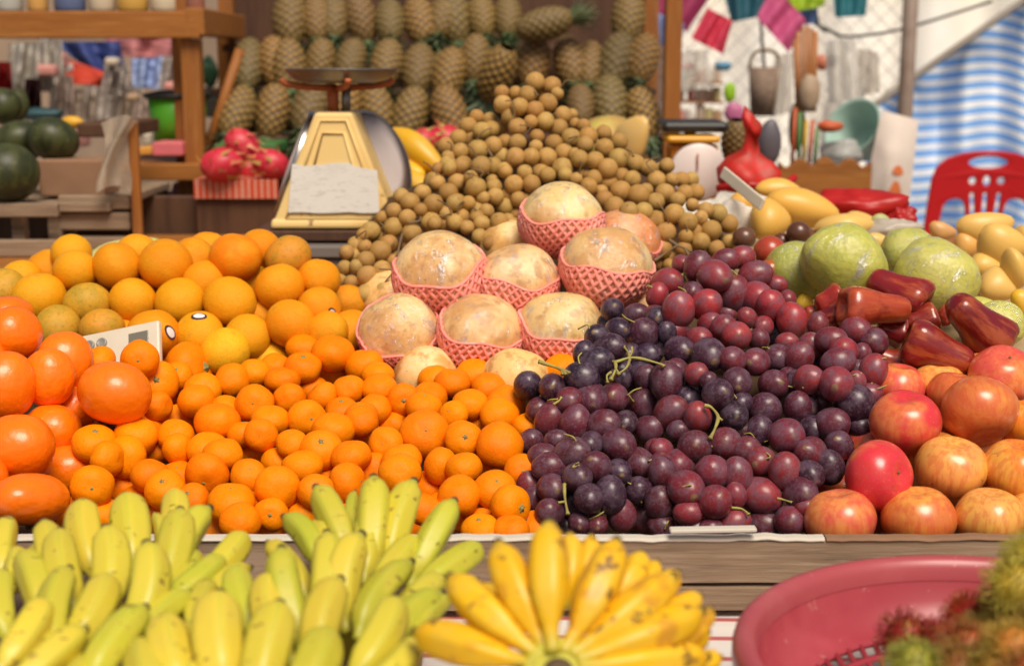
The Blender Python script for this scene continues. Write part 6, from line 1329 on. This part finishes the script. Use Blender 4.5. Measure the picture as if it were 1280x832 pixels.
# printed paper bag hanging on the pole
t = thing('paper_bag', 'white paper bag with orange print hanging by the metal pole', 'bag', P(1112, 262, 4.2))
cs = ((1102, 138), (1148, 150), (1136, 262), (1078, 250))
def bagpt(s, q, off): 
    px = (cs[0][0]*(1-s)+cs[1][0]*s)*(1-q)+(cs[3][0]*(1-s)+cs[2][0]*s)*q; py = (cs[0][1]*(1-s)+cs[1][1]*s)*(1-q)+(cs[3][1]*(1-s)+cs[2][1]*s)*q
    return P(px, py, 4.2-off*(.2+math.sin(math.pi*min(1, q*.9)))*(.35+math.sin(math.pi*s))*.7+.006*mnoise.noise(Vector((s*5, q*6, 1))))
v = []; f = []
for sd in (1, -1):
    o0 = len(v)
    for j in range(15):
        for i in range(11): v.append(bagpt(i/10, j/14, .05*sd))
    for j in range(14):
        for i in range(10): a = o0+j*11+i; f.append((a, a+1, a+12, a+11) if sd > 0 else (a, a+11, a+12, a+1))
part('bag_body', (v, f), pm('white_bag_paper', (.78, .68, .60), .7, trans=.2, layers=[(4, I3, .45, .7, (.56, .45, .38), .5)]), t)
for (s, q, rs, rq) in ((.66, .60, .12, .055), (.66, .82, .13, .10)):
    v = [bagpt(s, q, .053)]+[bagpt(s+rs*math.cos(a)*(1+.2*math.sin(3*a)), q+rq*math.sin(a), .053) for a in np.linspace(0, 6.283, 17)[:-1]]; part('print', (v, [(0, 1+k, 1+(k+1) % 16) for k in range(16)]), flat('orange_print', (.66, .17, .05)), t)

# ------------------------------------------------------------------ red plastic chair
CD = 4.6; top = P(1236, 190, CD); k_ = .000932; rm = pm('red_plastic', (.56, .010, .014), .28, .5, coat=.2, trans=.12)
def q_(u, v): return ((u-653)*k_, (530-v)*k_)
half = [(453, 860), (447, 790), (452, 720), (462, 620), (478, 580), (510, 555), (560, 538), (610, 531), (653, 530)]
outl = [q_(*p) for p in half]+[(-q_(*p)[0], q_(*p)[1]) for p in half[-2::-1]]
holes = [[q_(653+73*math.cos(a), 566+25*math.sin(a)) for a in np.linspace(0, 6.283, 25)[:-1]]]
for cx_ in (603, 653, 703): holes.append([q_(cx_+17*math.cos(a), 630+(22 if cx_ == 653 else 17)*math.sin(a)) for a in np.linspace(0, 6.283, 17)[:-1]])
for cx_, sl in ((612, 8), (651, 0), (692, -8)): holes.append([q_(cx_-11-sl, 670), q_(cx_+11-sl, 668), q_(cx_+14, 760), q_(cx_-10, 760)])
lw = [(492, 840), (494, 760), (502, 715), (520, 694), (545, 688), (572, 692), (586, 712), (594, 760), (598, 840)]
holes.append([q_(*p) for p in lw]); holes.append([(-q_(*p)[0], q_(*p)[1]) for p in lw])
me = plate([outl]+holes, .008, 'backrest', rm, .004)
t = thing('plastic_chair', 'red plastic chair with an oval hole in its backrest, at the right', 'chair', (top.x, top.y-.2, 0))
for v in me.vertices:
    x, y, z = v.co; v.co = Vector((x, .35*x*x*-1-z+.12*y*-1*.6, y))
o = put('backrest', me, t, top-t.location)
zs = .50; box('seat', (top.x, top.y-.16, zs), (.40, .40, .03), rm, t, .012)
for sx in (-1, 1):
    part('leg', tube([(top.x+sx*.18, top.y-.34, zs), (top.x+sx*.21, top.y-.38, 0)], [.022, .018], 10), rm, t); part('leg', tube([(top.x+sx*.18, top.y+.02, zs), (top.x+sx*.21, top.y+.07, 0)], [.022, .018], 10), rm, t)
    part('back_post', tube([(top.x+sx*.185, top.y+.02, zs), (top.x+sx*.187, top.y+.0, top.z-.28)], .016, 8), rm, t)

# ------------------------------------------------------------------ camera, light, render
cd = bpy.data.cameras.new('Camera'); co = bpy.data.objects.new('Camera', cd); COL.objects.link(co)
co.location = CAM; co.rotation_euler = (math.pi/2-PITCH, 0, 0); cd.sensor_fit = 'HORIZONTAL'; cd.sensor_width = 36; cd.lens = F/1280*36
cd.clip_start = .05; cd.clip_end = 300; cd.dof.use_dof = True; cd.dof.focus_distance = 1.85; cd.dof.aperture_fstop = 3.9; cd.dof.aperture_blades = 9
SC.camera = co
EL, AZ = R(56), R(160)     # sun high behind the camera, to its right
w = bpy.data.worlds.new('World'); SC.world = w; w.use_nodes = True
sk = w.node_tree.nodes.new('ShaderNodeTexSky'); sk.sky_type = 'NISHITA'; sk.sun_disc = False; sk.sun_elevation = EL; sk.sun_rotation = AZ
sk.air_density = 1.0; sk.dust_density = 3.0; sk.ozone_density = 1.0
bg = w.node_tree.nodes['Background']; bg.inputs['Strength'].default_value = .070; tint = w.node_tree.nodes.new('ShaderNodeMix'); tint.data_type = 'RGBA'; tint.blend_type = 'MULTIPLY'; tint.inputs[0].default_value = 1; tint.inputs[7].default_value = (1, .86, .71, 1)
w.node_tree.links.new(sk.outputs[0], tint.inputs[6]); w.node_tree.links.new(tint.outputs[2], bg.inputs[0])
sd = bpy.data.lights.new('Sun', 'SUN'); sd.energy = 2.7; sd.angle = R(28); sd.color = (1, .91, .78)
so = bpy.data.objects.new('Sun', sd); COL.objects.link(so)
sdir = Vector((math.sin(AZ)*math.cos(EL), math.cos(AZ)*math.cos(EL), math.sin(EL)))
so.rotation_mode = 'QUATERNION'; so.rotation_quaternion = (-sdir).to_track_quat('-Z', 'Y'); so.location = sdir*20
SC.view_settings.view_transform = 'Standard'; SC.view_settings.look = 'None'; SC.view_settings.gamma = 1; SC.view_settings.use_curve_mapping = False
SC.view_settings.exposure = 0.38
SC.render.engine = 'CYCLES'
